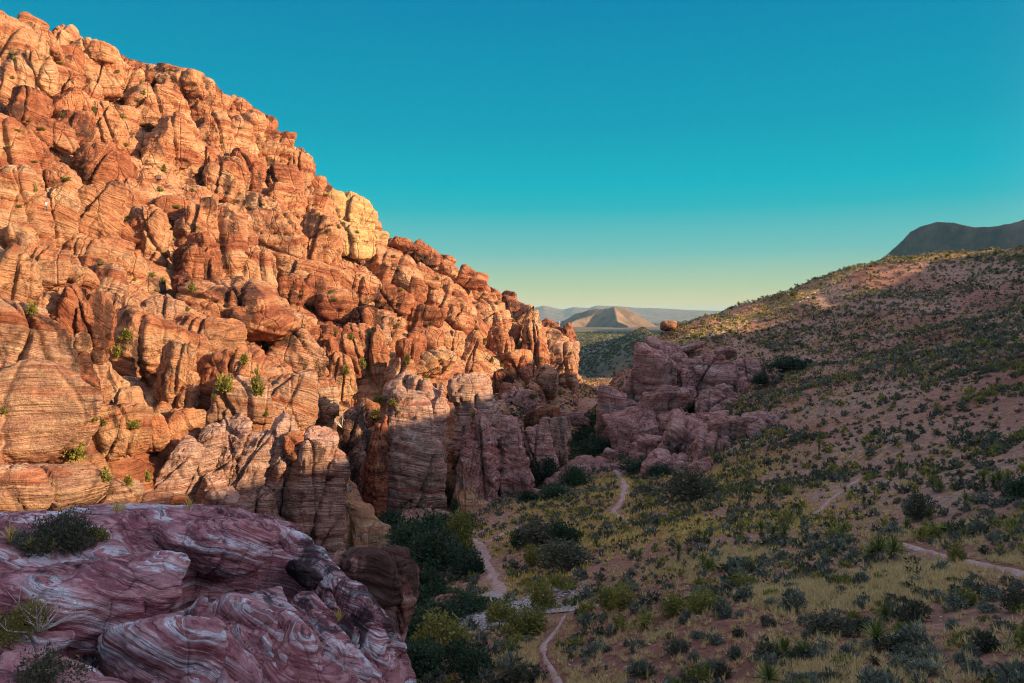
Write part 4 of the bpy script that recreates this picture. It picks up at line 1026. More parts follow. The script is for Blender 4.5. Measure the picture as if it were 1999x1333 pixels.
def scatter(name, idx, proto_v, proto_f, mat, label, sc_=None, X=None):
    X = np.c_[x, y, z] if X is None else X
    P_ = X[idx]; n = len(P_); a = R.uniform(0, 6.28, n); s_ = sc_
    c, s = np.cos(a) * s_, np.sin(a) * s_
    K_ = R.integers(0, len(proto_v), n); V, Fc, o = [], [], 0
    for k in range(len(proto_v)):
        m = K_ == k; pv = proto_v[k]
        if not m.any(): continue
        vx = pv[None, :, 0] * c[m, None] - pv[None, :, 1] * s[m, None] + P_[m, 0, None]
        vy = pv[None, :, 0] * s[m, None] + pv[None, :, 1] * c[m, None] + P_[m, 1, None]
        vz = pv[None, :, 2] * s_[m, None] + P_[m, 2, None]
        V.append(np.stack([vx, vy, vz], -1).reshape(-1, 3)); Fc.append((proto_f[k][None] + (np.arange(m.sum()) * len(pv))[:, None, None]).reshape(-1, 3) + o); o += len(V[-1])
    return tag(mesh_obj(name, np.concatenate(V), np.concatenate(Fc), mat, smooth=False), label, kind='stuff')


for kk, (nm, mt) in enumerate(KINDS):
    for lo_, hi_, nl, lf in ((0, 75, 80, 0.24), (75, 130, 46, 0.31), (130, 400, 14, 0.48)):
        idx = rest[(kind[rest] == kk) & (y[rest] >= lo_) & (y[rest] < hi_)]
        if len(idx) == 0: continue
        pr = [leafy(nl, 0.62, 0.62, lf, 300 + j + kk * 10, 0.0, 0.4, 0.5, 4) for j in range(5)]
        scatter('distant_brush', idx, [p[0] for p in pr], [p[1] for p in pr], mt, 'low desert brush dotting the hillside', size[idx])

# dry golden grass
x, y, z, px, py = sample(210000, 17, 260, -9, 40)
m_ = np.r_[np.ones(len(x), bool)]
x2, y2, z2, px2, py2 = sample(70000, 17, 66, -4, 36)
x, y, z, px, py = [np.r_[a, b] for a, b in ((x, x2), (y, y2), (z, z2), (px, px2), (py, py2))]
cl = fbm(np.stack([x / 8, y / 8, x * 0 + 3], 1), 3, 91)
band = np.clip((px - 900) / 120, 0, 1) * np.clip((2000 - px) / 400, 0.2, 1) * np.clip((py - 830 - 0.05 * (1999 - px)) / 70, 0.14, 1)
ok = (R.random(len(x)) < np.clip(0.5 + 1.6 * cl, 0.06, 1) * band) & off_trail(x, y, 0.25)
x, y, z = x[ok], y[ok], z[ok]; idx = np.arange(len(x))
for lo_, hi_, nb_, wd_ in ((0, 66, 22, 0.045), (66, 260, 8, 0.19)):
    ii = idx[(y >= lo_) & (y < hi_)]
    if hi_ > 80: ii = ii[R.random(len(ii)) < 0.85]
    pr = [blades(nb_, 0.5 if hi_ > 80 else 0.42, wd_, 400 + j, 0.95, 0.4, up=0.0, simple=True) for j in range(5)]
    scatter('dry_grass', ii, [p[0] for p in pr], [p[1] for p in pr], M_GRASS2 if hi_ < 80 else M_GRASS, 'tan dry grass on the near slope' if hi_ < 80 else 'golden dry bunch grass on the valley slope', R.uniform(0.6, 1.25, len(ii)))

gp = hit(R.uniform(1085, 1192, 900), R.uniform(728, 778, 900), HG, 300); gp = gp[~np.isnan(gp[:, 0])]; gp = gp[gp[:, 1] > 380]
pr = [leafy(16, 0.9, 0.6, 0.5, 700 + j, 0, 0.4, 0.5, 3) for j in range(3)]
if len(gp): scatter('golden_brush', np.arange(len(gp)), [p[0] for p in pr], [p[1] for p in pr], M_BUSHY, 'golden brush on the sunlit slope beyond the gap', R.uniform(0.5, 1.2, len(gp)), gp)

gx_ = np.r_[R.uniform(1285, 1700, 3800), R.uniform(1700, 1999, 1600)]
gy_ = np.interp(gx_, [1285, 1440, 1560, 1700, 1999], [690, 640, 588, 514, 497]) - np.abs(R.normal(size=5400)) * np.interp(gx_, [1285, 1650, 1700, 1999], [13, 12, 6, 3])
cp_ = hit(gx_, gy_, HG); cp_ = cp_[~np.isnan(cp_[:, 0])]
pr = [blades(8, 0.55, 0.2, 900 + j, 0.9, 0.4, up=0.0, simple=True) for j in range(4)]
scatter('crest_light_grass', np.arange(len(cp_)), [p[0] for p in pr], [p[1] for p in pr], M_GRASS, 'golden grass added to brighten the sunlit crest of the right hill', R.uniform(0.6, 1.3, len(cp_)), cp_)  # tufts added so upright blades catch the low sun and brighten the crest

# ------------------------------------------------------------------ trees and large shrubs of the canyon floor
def tree_proto(name, mat, seed, n=3000, leaf=0.06):
    """unit tree 1 m wide and 1 m high: trunk with limbs, and a crown"""
    root = empty(name, (0, 0, 0))
    v, f = join([tube([(0, 0, -0.05), (0.02, 0.01, 0.15), (0.0, 0.03, 0.32)], [0.035, 0.028, 0.02], 7), branches(8, 0.6, seed, 0.016, (0, 0.02, 0.12))])
    mesh_obj('trunk', v, f, M_WOOD, parent=root)
    v, f = leafy(n, 0.56, 0.82, leaf, seed, 0.10, 0.3, 0.55, 13)
    mesh_obj('crown', v, f, mat, smooth=False, parent=root)
    return root


TP = {'t': [tree_proto('oak_tree', M_TREE, 5 + j) for j in range(3)], 'o': [tree_proto('creosote_bush', M_OLIVE, 15 + j, 2000, 0.065) for j in range(2)], 'd': [tree_proto('scrub_tree', M_DARK, 25 + j, 1800, 0.065) for j in range(2)]}
used_ = set()
TREES = [(705, 1062, 80, 40, 121, 't', 'dark bush filling the foot of the black gully'), (765, 1060, 100, 62, 113, 't', 'dark oak just above the brown boulder, left of the pale boulders'), (830, 1085, 110, 86, 101, 't', 'dense oak crown in front of the pale boulders'),
 (800, 1120, 100, 90, 95, 't', 'dark oak pressed against the upright brown slab'), (893, 1100, 86, 84, 97, 'o', 'lighter green oak closest to the lower trail'), (860, 1140, 116, 90, 88, 't', 'broad oak in the middle of the dark thicket'), (915, 1150, 78, 60, 84, 't', 'oak at the edge of the thicket above the wash'),
 (820, 1170, 90, 70, 80, 't', None), (848, 1222, 124, 62, 63, 't', None), (905, 1206, 90, 56, 66, 't', None), (940, 1206, 56, 28, 65, 't', 'low dark shrub hanging over the wash gravel'), (800, 1260, 124, 92, 57, 't', None), (868, 1286, 110, 84, 53, 'o', 'yellow green shrub lowest in the canyon thicket'), (810, 1325, 130, 84, 47, 't', None), (935, 1330, 90, 70, 44, 't', None), (770, 1200, 60, 60, 62, 't', None), (850, 1075, 90, 60, 106, 't', None), (790, 1090, 90, 60, 106, 't', None), (870, 1120, 90, 70, 93, 't', None), (840, 1195, 90, 60, 72, 't', None), (780, 1230, 80, 60, 60, 't', None), (840, 1290, 90, 70, 52, 'o', None), (900, 1310, 90, 60, 48, 't', None), (870, 1250, 80, 40, 58, 't', None), (1000, 1330, 90, 50, 40, 'd', None),
 (975, 1236, 70, 44, 60, 'o', 'olive shrub on the near bank of the wash'), (1062, 1204, 60, 58, 60, 'o', 'tall olive shrub standing at the end of the gravel'), (1028, 1236, 86, 62, 54, 'o', None),
 (1065, 944, 62, 62, 152, 't', 'round dark tree under the shaded cliff'), (1130, 965, 62, 48, 146, 't', 'dark shrub in front of the pink mound'), (1080, 985, 66, 32, 137, 't', None), (1035, 985, 44, 24, 137, 't', None), (1160, 875, 90, 50, 186, 't', None), (1150, 850, 70, 60, 210, 't', None), (1170, 835, 60, 60, 225, 't', None), (1135, 900, 50, 26, 174, 't', None),
 (1060, 1062, 92, 54, 91, 'd', 'dark shrub clump between the two trails'), (1095, 1080, 84, 60, 85, 't', None), (1022, 1060, 54, 40, 94, 't', None), (915, 1022, 40, 38, 122, 't', 'single bush at the foot of the cliff beside the trail'), (1040, 1118, 46, 38, 80, 'o', 'bright green bush in the centre of the valley floor'),
 (1112, 1140, 120, 66, 72, 'd', None), (1090, 1110, 70, 50, 78, 'd', None), (1190, 1200, 66, 48, 52, 'o', None), (1216, 1205, 56, 44, 50, 'o', None), (1352, 985, 110, 66, 101, 'd', 'large bare grey shrub in the golden grass'), (1380, 1172, 84, 44, 40, 'o', 'dark creosote bush, right one of a pair in the grass'), (1315, 1156, 74, 42, 42, 'o', 'dark creosote bush, left one of a pair in the grass'),
 (1455, 1130, 50, 30, 44, 'o', None), (1790, 960, 60, 60, 62, 'd', None), (1990, 940, 70, 50, 60, 't', None), (1630, 1255, 120, 44, 32, 'd', None), (1760, 1265, 90, 40, 28, 'd', None), (1560, 1300, 80, 40, 29, 'd', None), (1870, 1075, 50, 36, 44, 'o', None), (1990, 1180, 60, 60, 30, 'd', None),
 (1535, 745, 80, 34, 198, 't', None), (1500, 770, 60, 30, 188, 't', None), (1575, 726, 34, 24, 190, 't', 'round dark bush in the draw of the hillside'), (1290, 960, 60, 30, 140, 't', None), (1240, 950, 70, 26, 150, 't', None), (1330, 1255, 70, 30, 34, 'd', None), (870, 1020, 60, 30, 127, 't', None), (830, 1035, 50, 24, 122, 't', None), (890, 1000, 26, 40, 133, 't', None), (1095, 895, 30, 24, 178, 't', None)]
for i, (px, py, ww, hh, d, k, lab) in enumerate(TREES):
    src = TP[k][i % len(TP[k])]
    o = src if src.name not in used_ else copy_tree(src)
    used_.add(src.name)
    X_ = (px - CX) / F * d; zb = (HY - (py + hh * 0.5)) / F * d
    zg = float(HG([X_], [d])[0]); zb = zg - 0.1 if abs(zb - zg) < 4 else zg
    o.location = (X_, d, zb); o.scale = (ww / F * d * 1.15, ww / F * d, hh / F * d * 1.2); o.rotation_euler = (0, 0, i * 1.3)
    cat = 'tree' if k == 't' else 'bush'; grp = None
    if i == 0: named += [(q[0], q[1], ref_of(q[6])) for q in TREES if q[6]]
    lab = lab or by_ref(px, py, ww, hh, {'t': 'scrub oak', 'o': 'creosote bush', 'd': 'twiggy bush'}[k])
    if not lab:
        lab, grp = {'t': ('dark green scrub oak in the shaded canyon', 'scrub oaks in the shaded canyon'), 'o': ('olive creosote bush on the shaded valley floor', 'creosote bushes on the valley floor'), 'd': ('large dark twiggy bush on the shaded slope', 'large twiggy bushes on the slope')}[k]
    if 'group' in o: del o['group']
    tag(o, lab, cat, grp)

# yuccas
def yucca_proto(seed, trunk, heads):
    r = np.random.default_rng(seed); root = empty('yucca', (0, 0, 0))
    tv, hv, dv_ = [], [], []
    for h in range(heads):
        a = h * 2.4 + seed; off = 0.0 if heads == 1 else 0.3
        bx, by = math.cos(a) * off, math.sin(a) * off; H_ = trunk * (1 - 0.25 * h)
        tv.append(tube([(bx * 0.3, by * 0.3, -0.1), (bx, by, H_ * 0.5), (bx * 1.2, by * 1.2, H_)], [0.1, 0.09, 0.08], 7))
        hv.append(blades(70, 0.62, 0.05, seed * 9 + h, 1.75, 0.12, (bx * 1.2, by * 1.2, H_), 0.05))
        dv_.append(blades(36, 0.4, 0.05, seed * 5 + h, 2.9, 0.0, (bx * 1.2, by * 1.2, H_ * 0.95), 2.0))
    mesh_obj('trunk', *join(tv), M_WOOD, parent=root)
    mesh_obj('crown', *join(hv), M_YUC, smooth=False, parent=root)
    mesh_obj('skirt', *join(dv_), M_YUCD, smooth=False, parent=root)
    return root


YP = [yucca_proto(1, 0.35, 1), yucca_proto(2, 0.8, 1), yucca_proto(3, 0.6, 3), yucca_proto(4, 0.25, 2)]
YUC = [(1770, 1035, 1.2, 0, 'yucca with a fan of leaves where the right trail begins'), (1725, 1100, 1.7, 2, 'many headed yucca clump left of the right trail'), (1885, 1000, 1.3, 1, 'tall yucca high on the bare red slope'), (1815, 1015, 1.2, 0, 'yellow tipped yucca rising from a grey shrub'), (1758, 935, 1.7, 1, 'slender yucca on a tall bare stem'),
 (1695, 985, 1.2, 3, None), (1600, 895, 1.2, 0, None), (1500, 975, 1.3, 0, None), (1455, 965, 1.4, 3, None), (1325, 1100, 1.3, 1, 'yucca on a dark stem left of the hillside'), (1487, 1055, 1.3, 1, 'left of two yuccas side by side on the hillside'), (1522, 1055, 1.3, 2, 'right of two yuccas side by side on the hillside'), (1382, 1060, 1.0, 3, None), (1382, 1118, 1.2, 2, None), (1710, 1265, 1.3, 0, 'broad green yucca lowest on the right slope'),
 (1500, 1345, 1.1, 0, 'yucca cut by the bottom edge of the picture'), (1548, 1290, 1.2, 3, None), (1000, 1278, 0.9, 0, 'small yucca alone near the bottom trail'), (1165, 1068, 1.2, 0, None), (1600, 880, 1.3, 1, None), (1830, 960, 1.3, 2, None), (1920, 960, 1.4, 1, None), (1955, 955, 1.6, 2, None), (1560, 1130, .9, 3, None), (1250, 1090, 1.1, 0, None), (1440, 900, 1.3, 1, None), (1650, 960, .9, 0, None), (1745, 1210, 1.0, 3, None), (1880, 1050, .9, 0, None), (1210, 1020, 1.1, 3, None), (1370, 1050, 1.1, 3, None), (1560, 1010, .9, 0, None),
 (1700, 545, 1.6, 1, 'sky'), (1643, 551, 1.8, 1, 'sky'), (1550, 578, 2.2, 2, 'sky'), (1425, 620, 1.8, 1, 'sky'), (1372, 632, 1.6, 2, 'sky'), (1855, 512, 1.8, 1, 'sky'), (1592, 567, 1.5, 1, 'sky')]
uy = set()
named += [(q[0], q[1], ref_of(q[4])) for q in YUC if q[4] and q[4] != 'sky']
for i, (px, py, s_, k, lab) in enumerate(YUC):
    if lab is None or lab == 'sky': lab = by_ref(px, py, 30, 60 if k == 1 else 30, 'yucca' if lab is None else 'skyline yucca') or lab
    pt = hit([px], [py], HG)[0]
    if np.isnan(pt[0]): continue
    o = YP[k] if k not in uy else copy_tree(YP[k]); uy.add(k)
    o.location = (pt[0], pt[1], pt[2] - 0.05); o.scale = (s_,) * 3; o.rotation_euler = (0, 0, i * 0.9)
    if 'group' in o: del o['group']
    if lab == 'sky': tag(o, 'dark spiky yucca on the skyline of the right hill', 'yucca', 'yuccas on the skyline of the right hill')
    elif lab: tag(o, lab, 'yucca')
    else: tag(o, 'spiky green yucca among the grass and brush', 'yucca', 'yuccas on the valley slope')

# ------------------------------------------------------------------ bright shrubs caught by the sun on the mountain
bpy.context.view_layer.update(); dg = bpy.context.evaluated_depsgraph_get()
def look(px, py):
    v = Vector(((px - CX) / F, 1, (HY - py) / F)).normalized()
    ok, loc, nor, _, ob, _ = sc.ray_cast(dg, Vector((0, 0, 0)) + v * 4, v)
    return (loc, ob.name) if ok else (None, None)


def bush_proto(name, mat, seed, n=700, leaf=0.13):
    v, f = join([leafy(n, 0.5, 0.75, leaf, seed, 0.02, 0.4, 0.4, 7), branches(6, 0.55, seed, 0.02)])
    return mesh_obj(name, v, f, [mat, M_WOOD], smooth=False, mi=np.r_[np.zeros(n), np.ones(len(f) - n)])


BP = [bush_proto('bright_bush', M_BUSHY, 61), bush_proto('bright_bush', M_BUSHY, 62), bush_proto('bright_bush', M_BUSHY, 63)]
BUSH = [(146, 855, 52, 80, 'tall bright green bush against the sweeping pale slab'), (226, 675, 40, 40, 'bush in the hollow beside the fractured dark red block'), (246, 650, 34, 26, None), (440, 742, 44, 44, 'left of two large bushes above the tall pillar'), (497, 745, 40, 50, 'yellow bush, right of two above the tall pillar'), (477, 697, 24, 26, 'small bush above the two large ones'), (64, 598, 26, 34, 'bush in a notch above the big pale slab'),
 (202, 925, 32, 28, 'yellow bush above the whorled mound'), (250, 935, 26, 26, None), (288, 925, 20, 28, None), (182, 815, 22, 14, None), (200, 822, 24, 16, None), (262, 825, 34, 20, None), (372, 560, 30, 20, None), (362, 602, 30, 12, None), (296, 534, 20, 12, None), (316, 545, 18, 12, None), (320, 325, 14, 16, None), (130, 348, 24, 12, None), (68, 365, 12, 16, None), (250, 424, 24, 12, None),
 (245, 278, 18, 14, None), (276, 156, 12, 12, None), (281, 178, 10, 12, None), (345, 402, 18, 8, None), (240, 225, 14, 12, None), (183, 212, 12, 14, None), (82, 250, 18, 8, None), (310, 368, 20, 10, None), (375, 370, 12, 8, None), (655, 583, 14, 8, None), (684, 655, 22, 14, None), (654, 648, 14, 8, None), (675, 718, 18, 24, None), (706, 706, 20, 24, None), (795, 698, 16, 26, None), (742, 775, 40, 20, None), (765, 785, 30, 14, None), (735, 805, 40, 20, None), (655, 805, 20, 14, None), (925, 808, 22, 16, 'lone bush on the sunlit square topped tower'), (828, 728, 26, 18, None), (875, 770, 10, 16, None), (720, 650, 10, 8, None), (1030, 665, 14, 8, None), (945, 665, 12, 14, None), (930, 640, 12, 8, None), (1000, 550, 10, 6, None), (1040, 770, 24, 12, None), (1090, 765, 24, 10, None), (960, 700, 10, 16, None), (418, 768, 12, 14, None), (380, 975, 12, 12, None), (1055, 700, 12, 10, None), (520, 800, 12, 22, None), (5, 800, 26, 14, None)]
Rk = random.Random(9)
for _i in range(46):
    x_ = Rk.uniform(10, 1100); t_ = float(np.interp(x_, cr_[:, 0], cr_[:, 1])); BUSH.append((x_, Rk.uniform(t_ + 15, min(820, t_ + 430)), Rk.uniform(7, 15), Rk.uniform(5, 10), 'r'))
first_b = set()
for i, (px, py, ww, hh, lab) in enumerate(BUSH):
    loc, nm = look(px, py + hh * 0.35)
    if loc is None: continue
    k = i % 3; d = loc.y
    o = BP[k] if k not in first_b else BP[k].copy()
    if k in first_b: C.objects.link(o)
    first_b.add(k)
    s_ = ww / F * d
    o.location = loc - Vector((0, 0, 0.15 * hh / F * d)); o.scale = (s_, s_, hh / F * d * 1.25); o.rotation_euler = (0, 0, i * 2.1)
    if 'group' in o: del o['group']
    if not lab or lab == 'r': lab = by_ref(px, py, ww, hh * 1.01, 'green bush') or lab
    if lab and lab != 'r': tag(o, lab, 'bush')
    else: tag(o, 'yellow green bush rooted in a crack of the sunlit mountain', 'bush', 'bushes rooted on the sunlit mountain')

# rubble in the mouth of the canyon and in the gullies
rub, gr_ = [], []
for _i in range(1500):
    if _i < 900: x_ = Rk.uniform(940, 1180); y_ = Rk.uniform(725, 870)
    else: x_ = Rk.uniform(0, 1000); y_ = Rk.uniform(float(np.interp(x_, cr_[:, 0], cr_[:, 1])) + 40, 860)
    loc, nm = look(x_, y_)
    if loc is None or not (nm.startswith('mountain') or nm.startswith('ground')): continue
    if _i < 900 and Rk.random() < 0.18: gr_.append(loc)
    else: rub.append(loc)
rub = np.array([tuple(q) for q in rub]); gr_ = np.array([tuple(q) for q in gr_])
stones('rubble', rub, 0.35 + 1.1 * R.random(len(rub)) ** 2.2, M_CLIFF, 8, 'broken rubble lying in the gullies and the canyon mouth')
pr = [leafy(40, 0.8, 0.7, 0.4, 800 + j, 0, 0.4, 0.5, 4) for j in range(3)]
scatter('gully_brush', np.arange(len(gr_)), [p[0] for p in pr], [p[1] for p in pr], M_DARK, 'dark brush among the rubble of the canyon mouth', R.uniform(0.8, 2.2, len(gr_)), gr_)

# yellow bushes that catch the sun on the right hill
for i, (px, py, s_) in enumerate(((1357, 658, 1.9), (1313, 652, 1.4), (1548, 577, 1.8), (1590, 583, 1.6), (1440, 622, 1.3), (1780, 506, 1.8), (1850, 500, 1.9), (1700, 520, 1.6), (1945, 497, 2.0), (1760, 512, 1.5))):
    loc, nm = look(px, py)
    if loc is None or loc.y > 340: continue
    o = BP[i % 3].copy(); C.objects.link(o); o.location = loc; o.scale = (s_ * 1.2, s_ * 1.2, s_); o.rotation_euler = (0, 0, i)
    if 'group' in o: del o['group']
    tag(o, 'yellow bush catching the sun along the crest of the right hill', 'bush', 'sunlit bushes on the right hill')

# plants on the near ledge
bb = mesh_obj('ledge_bush', *leafy(9000, 1.3, 1.15, 0.07, 71, 0.0, 0.45, 0.5, 16), M_DARK, smooth=False)
loc, _ = look(122, 1066); loc = loc or Vector((-13, 22, -6.6))
bb.location = loc; tag(bb, 'large dark grey green shrub growing on top of the near ledge', 'bush')
st = mesh_obj('stem', *branches(16, 1.0, 5, 0.02), M_WOOD, parent=bb)
for px, py, s_, n_, lab, mt in ((48, 1060, 0.75, 2500, 'low greyish bush at the left end of the near ledge', M_SAGE), (185, 1055, 0.6, 2200, 'small olive bush at the right end of the large ledge shrub', M_OLIVE), (138, 1076, 0.38, 1400, 'little yellow flowered bush in front of the large ledge shrub', M_BUSHY), (85, 1072, 0.5, 1800, 'yellowish bush in front of the large ledge shrub, further left', M_OLIVE), (40, 1250, 0.9, 1600, 'sparse green bush in the dark notch at the lower left', M_OLIVE), (90, 1325, 0.7, 1500, 'shadowed bush at the bottom left corner', M_DARK)):
    loc, _ = look(px, py)
    if loc is None: continue
    o = mesh_obj('ledge_bush', *leafy(n_, s_, s_ * 0.8, 0.055, int(px) + 7, 0.0, 0.4, 0.4, 7), mt, smooth=False); o.location = loc; tag(o, lab, 'bush')
loc, _ = look(75, 1235)
bt = mesh_obj('bare_shrub', *branches(14, 0.95, 12, 0.018), M_DRY); bt.location = loc; tag(bt, 'leafless pale branches reaching over the dark notch at the lower left', 'shrub')
tuf = None
for px, py, s_ in ((228, 1003, .5), (240, 998, .4), (370, 995, .5), (20, 1060, .6), (60, 1075, .45), (105, 1078, .4), (660, 1215, .5)):
    loc, _ = look(px, py)
    if loc is None or loc.y > 60: continue
    if tuf is None: tuf = o = mesh_obj('grass_tuft', *blades(60, 1.0, 0.03, 77, 0.8, 0.3, up=0.0), M_GRASS, smooth=False)
    else: o = tuf.copy(); C.objects.link(o)
    o.location = loc; o.scale = (s_,) * 3; tag(o, 'dry grass tuft sprouting on the near ledge', 'grass tuft', 'dry grass tufts on the near ledge')
loc, _ = look(668, 835)
dt_ = mesh_obj('dead_snag', *branches(9, 3.2, 31, 0.09), M_DRY); dt_.location = loc; tag(dt_, 'bleached dead tree at the head of the dark gully', 'dead tree')
loc, _ = look(806, 860)
dt_ = mesh_obj('dead_snag', *branches(5, 2.4, 33, 0.08), M_DRY); dt_.location = loc; tag(dt_, 'small dead shrub clinging to the face of the great tower', 'dead tree')

# ------------------------------------------------------------------ two climbers
def person(px, py, cloth, legc, label, pose):
    loc, _ = look(px, py)
    loc = loc or Vector(((px - CX) / F * 130, 130, (HY - py) / F * 130))
    h = 1.0
    J = {'stand': [(0, 0, .95), (0, 0, 1.15), (0, 0, 1.4), (0, 0, 1.5), (0, 0, 1.66), (-.2, 0, 1.4), (-.34, -.02, 1.2), (-.3, -.2, 1.05), (.2, 0, 1.4), (.38, -.05, 1.55), (.4, -.12, 1.78), (-.1, 0, .9), (-.13, -.08, .5), (-.14, .02, .06), (.1, 0, .9), (.2, -.16, .55), (.2, -.05, .1)],
         'crouch': [(0, 0, .45), (0, -.12, .62), (0, -.24, .85), (0, -.28, .95), (0, -.32, 1.1), (-.2, -.22, .85), (-.3, -.42, .66), (-.22, -.6, .6), (.2, -.22, .85), (.3, -.42, .66), (.2, -.6, .6), (-.1, 0, .42), (-.2, -.42, .5), (-.18, -.2, .06), (.1, 0, .42), (.22, -.42, .5), (.2, -.2, .06)]}[pose]
    E = [(0, 1), (1, 2), (2, 3), (3, 4), (2, 5), (5, 6), (6, 7), (2, 8), (8, 9), (9, 10), (0, 11), (11, 12), (12, 13), (0, 14), (14, 15), (15, 16)]
    rad = [.15, .13, .15, .06, .11, .07, .05, .04, .07, .05, .04, .1, .075, .055, .1, .075, .055]
    me = bpy.data.meshes.new('person'); me.from_pydata(J, E, []); o = bpy.data.objects.new('person', me); C.objects.link(o)
    sk_ = o.modifiers.new('s', 'SKIN'); ss = o.modifiers.new('d', 'SUBSURF'); ss.levels = ss.render_levels = 1
    for i, q in enumerate(me.skin_vertices[0].data): q.radius = (rad[i], rad[i]); q.use_root = (i == 0)
    dd = bpy.context.evaluated_depsgraph_get(); m2 = bpy.data.meshes.new_from_object(o.evaluated_get(dd)); m2.name = 'person'
    o.modifiers.clear(); o.data = m2
    skin = plain_mat('skin', (0.4, 0.22, 0.15), (0.45, 0.26, 0.18)); top = plain_mat('shirt', cloth, cloth); leg = plain_mat('trousers', legc, legc)
    for m in (skin, top, leg): m2.materials.append(m)
    hz = max(j[2] for j in J)
    for p in m2.polygons:
        z_ = p.center.z; p.material_index = 0 if z_ > J[3][2] else (1 if z_ > J[0][2] + 0.02 else 2)
    hair = plain_mat('hair', (0.03, 0.02, 0.015), (0.05, 0.03, 0.02))
    v, f = cube_sphere(6); hc = np.array(J[4]); v = v * (0.115, 0.12, 0.12) + hc + (0, 0.02, 0.04)
    ho = mesh_obj('hair', v, f, hair, parent=o)
    o.location = loc; o.rotation_euler = (0, 0, 0.4); tag(o, label, 'person')


person(682, 962, (0.02, 0.42, 0.45), (0.03, 0.03, 0.05), 'person in a turquoise top crouching in the dark gully', 'crouch')
person(84, 412, (0.5, 0.06, 0.08), (0.03, 0.06, 0.1), 'tiny person in a red top by the deep black cleft', 'stand')
person(90, 412, (0.35, 0.55, 0.6), (0.05, 0.1, 0.12), 'tiny person in a pale blue top by the deep black cleft', 'stand')
# ------------------------------------------------------------------ the far country
M_PLAIN = plain_mat('far_desert', (0.09, 0.085, 0.06), (0.22, 0.16, 0.10), 0.02, 0.5, 12, lo=0.4, hi=0.6)
M_BUTTE = plain_mat('brown_hill', (0.11, 0.08, 0.05), (0.24, 0.16, 0.10), 0.012, 12, 12)
M_MESA = plain_mat('grey_cliff', (0.05, 0.055, 0.06), (0.15, 0.115, 0.095), 0.02, 6, 10)


def grid_sheet(name, x0, x1, y0, y1, nx, ny, zf, mat):
    X, Y = np.meshgrid(np.linspace(x0, x1, nx), np.linspace(y0, y1, ny), indexing='ij')
    v = np.stack([X.ravel(), Y.ravel(), zf(X.ravel(), Y.ravel())], 1)
    i = (np.arange(nx - 1)[:, None] * ny + np.arange(ny - 1)[None]).ravel()
    return mesh_obj(name, v, np.stack([i, i + ny, i + ny + 1, i + 1], 1), mat)


def ridge(x, y, pts, width, p=1.0):
    """height of a hill whose crest runs through pts (x, y, z above the plain)"""
    pts = np.array(pts, float); best = np.zeros(len(x))
    for a, b in zip(pts[:-1], pts[1:]):
        d = b[:2] - a[:2]; t = np.clip(((x - a[0]) * d[0] + (y - a[1]) * d[1]) / (d @ d), 0, 1)
        dist = np.hypot(x - a[0] - t * d[0], y - a[1] - t * d[1]); h = a[2] + t * (b[2] - a[2])
        best = np.maximum(best, h * np.clip(1 - dist / (width * np.maximum(h, 1)), 0, 1) ** p)
    return best


SHADE_BACK = [(330, 590, 70), (400, 740, 104), (470, 980, 104), (540, 1300, 100), (600, 1650, 86), (640, 1850, 50), (660, 2000, 5)]  # unseen ridge added behind the right hill to shade the plain
BACK2 = [(98, 530, 6), (114, 600, 30), (152, 900, 31), (205, 1200, 29), (262, 1600, 19), (290, 1900, 5)]  # low ridge added beyond the crag, shaped to keep the near plain shaded
def plain_z(x, y):
    p = np.stack([x, y, x * 0], 1); r = np.hypot(x, y)
    base = -44 + fbm(p / 500, 3, 5) * 5 * np.clip((r - 500) / 1500, 0, 1) - 9 * np.clip((640 - r) / 80, 0, 1)
    return base + ridge(x, y, SHADE_BACK, 2.2) * (1 + 0.1 * fbm(p / 60, 3, 6)) + ridge(x, y, BACK2, 1.9) * (1 + 0.15 * fbm(p / 40, 3, 7))


T_ = deg(np.linspace(-6, 40, 150)); R_ = np.exp(np.linspace(math.log(350), math.log(30000), 130))
tag(polar_sheet('far_plain', plain_z, T_, R_, M_PLAIN), 'desert plain beyond the gap, dark in front and sunlit behind', kind='structure')

# the small butte on the plain
def butte_z(x, y):
    p = np.stack([x, y, x * 0], 1)
    pk = (555, 4150)
    k = 4000 / F
    X = lambda px: (px - CX) * k
    cr = [(1080, 4300, 6), (1110, 4270, 42), (1130, 4240, 70), (1160, 4200, 92), (1185, 4170, 98), (1207, 4150, 111), (1228, 4150, 106), (1236, 4180, 82), (1250, 4200, 46), (1262, 4220, 8)]
    h = ridge(x, y, [(X(a), b, c) for a, b, c in cr], 1.7, 1.1)
    h = np.maximum(h, ridge(x, y, [(X(1207), 4150, 108), (X(1203), 4020, 70), (X(1200), 3900, 34), (X(1212), 3750, 12)], 1.7, 1.1))
    h = np.maximum(h, ridge(x, y, [(X(1180), 4190, 84), (X(1130), 4060, 40), (X(1105), 3940, 14)], 1.6))
    h = h + np.clip(h - 4, 0, 26) * 0.34 * fbm(p / 75, 4, 8)
    return -45 + h


tag(grid_sheet('butte', 150, 820, 3600, 4700, 130, 110, butte_z, M_BUTTE), 'small pointed brown butte on the plain beyond the gap', 'hill', None, 'structure')

# long shadowed rise to its right
tag(grid_sheet('low_hills', 900, 2400, 4000, 6000, 90, 50, lambda x, y: -46 + ridge(x, y, [(950, 5300, 12), (1250, 5000, 56), (1550, 4700, 110), (1800, 4400, 150)], 1.2) * (1 + 0.05 * fbm(np.stack([x / 200, y / 200, x * 0], 1), 3, 2)), M_BUTTE), 'low hills rising behind the right hill', kind='structure')

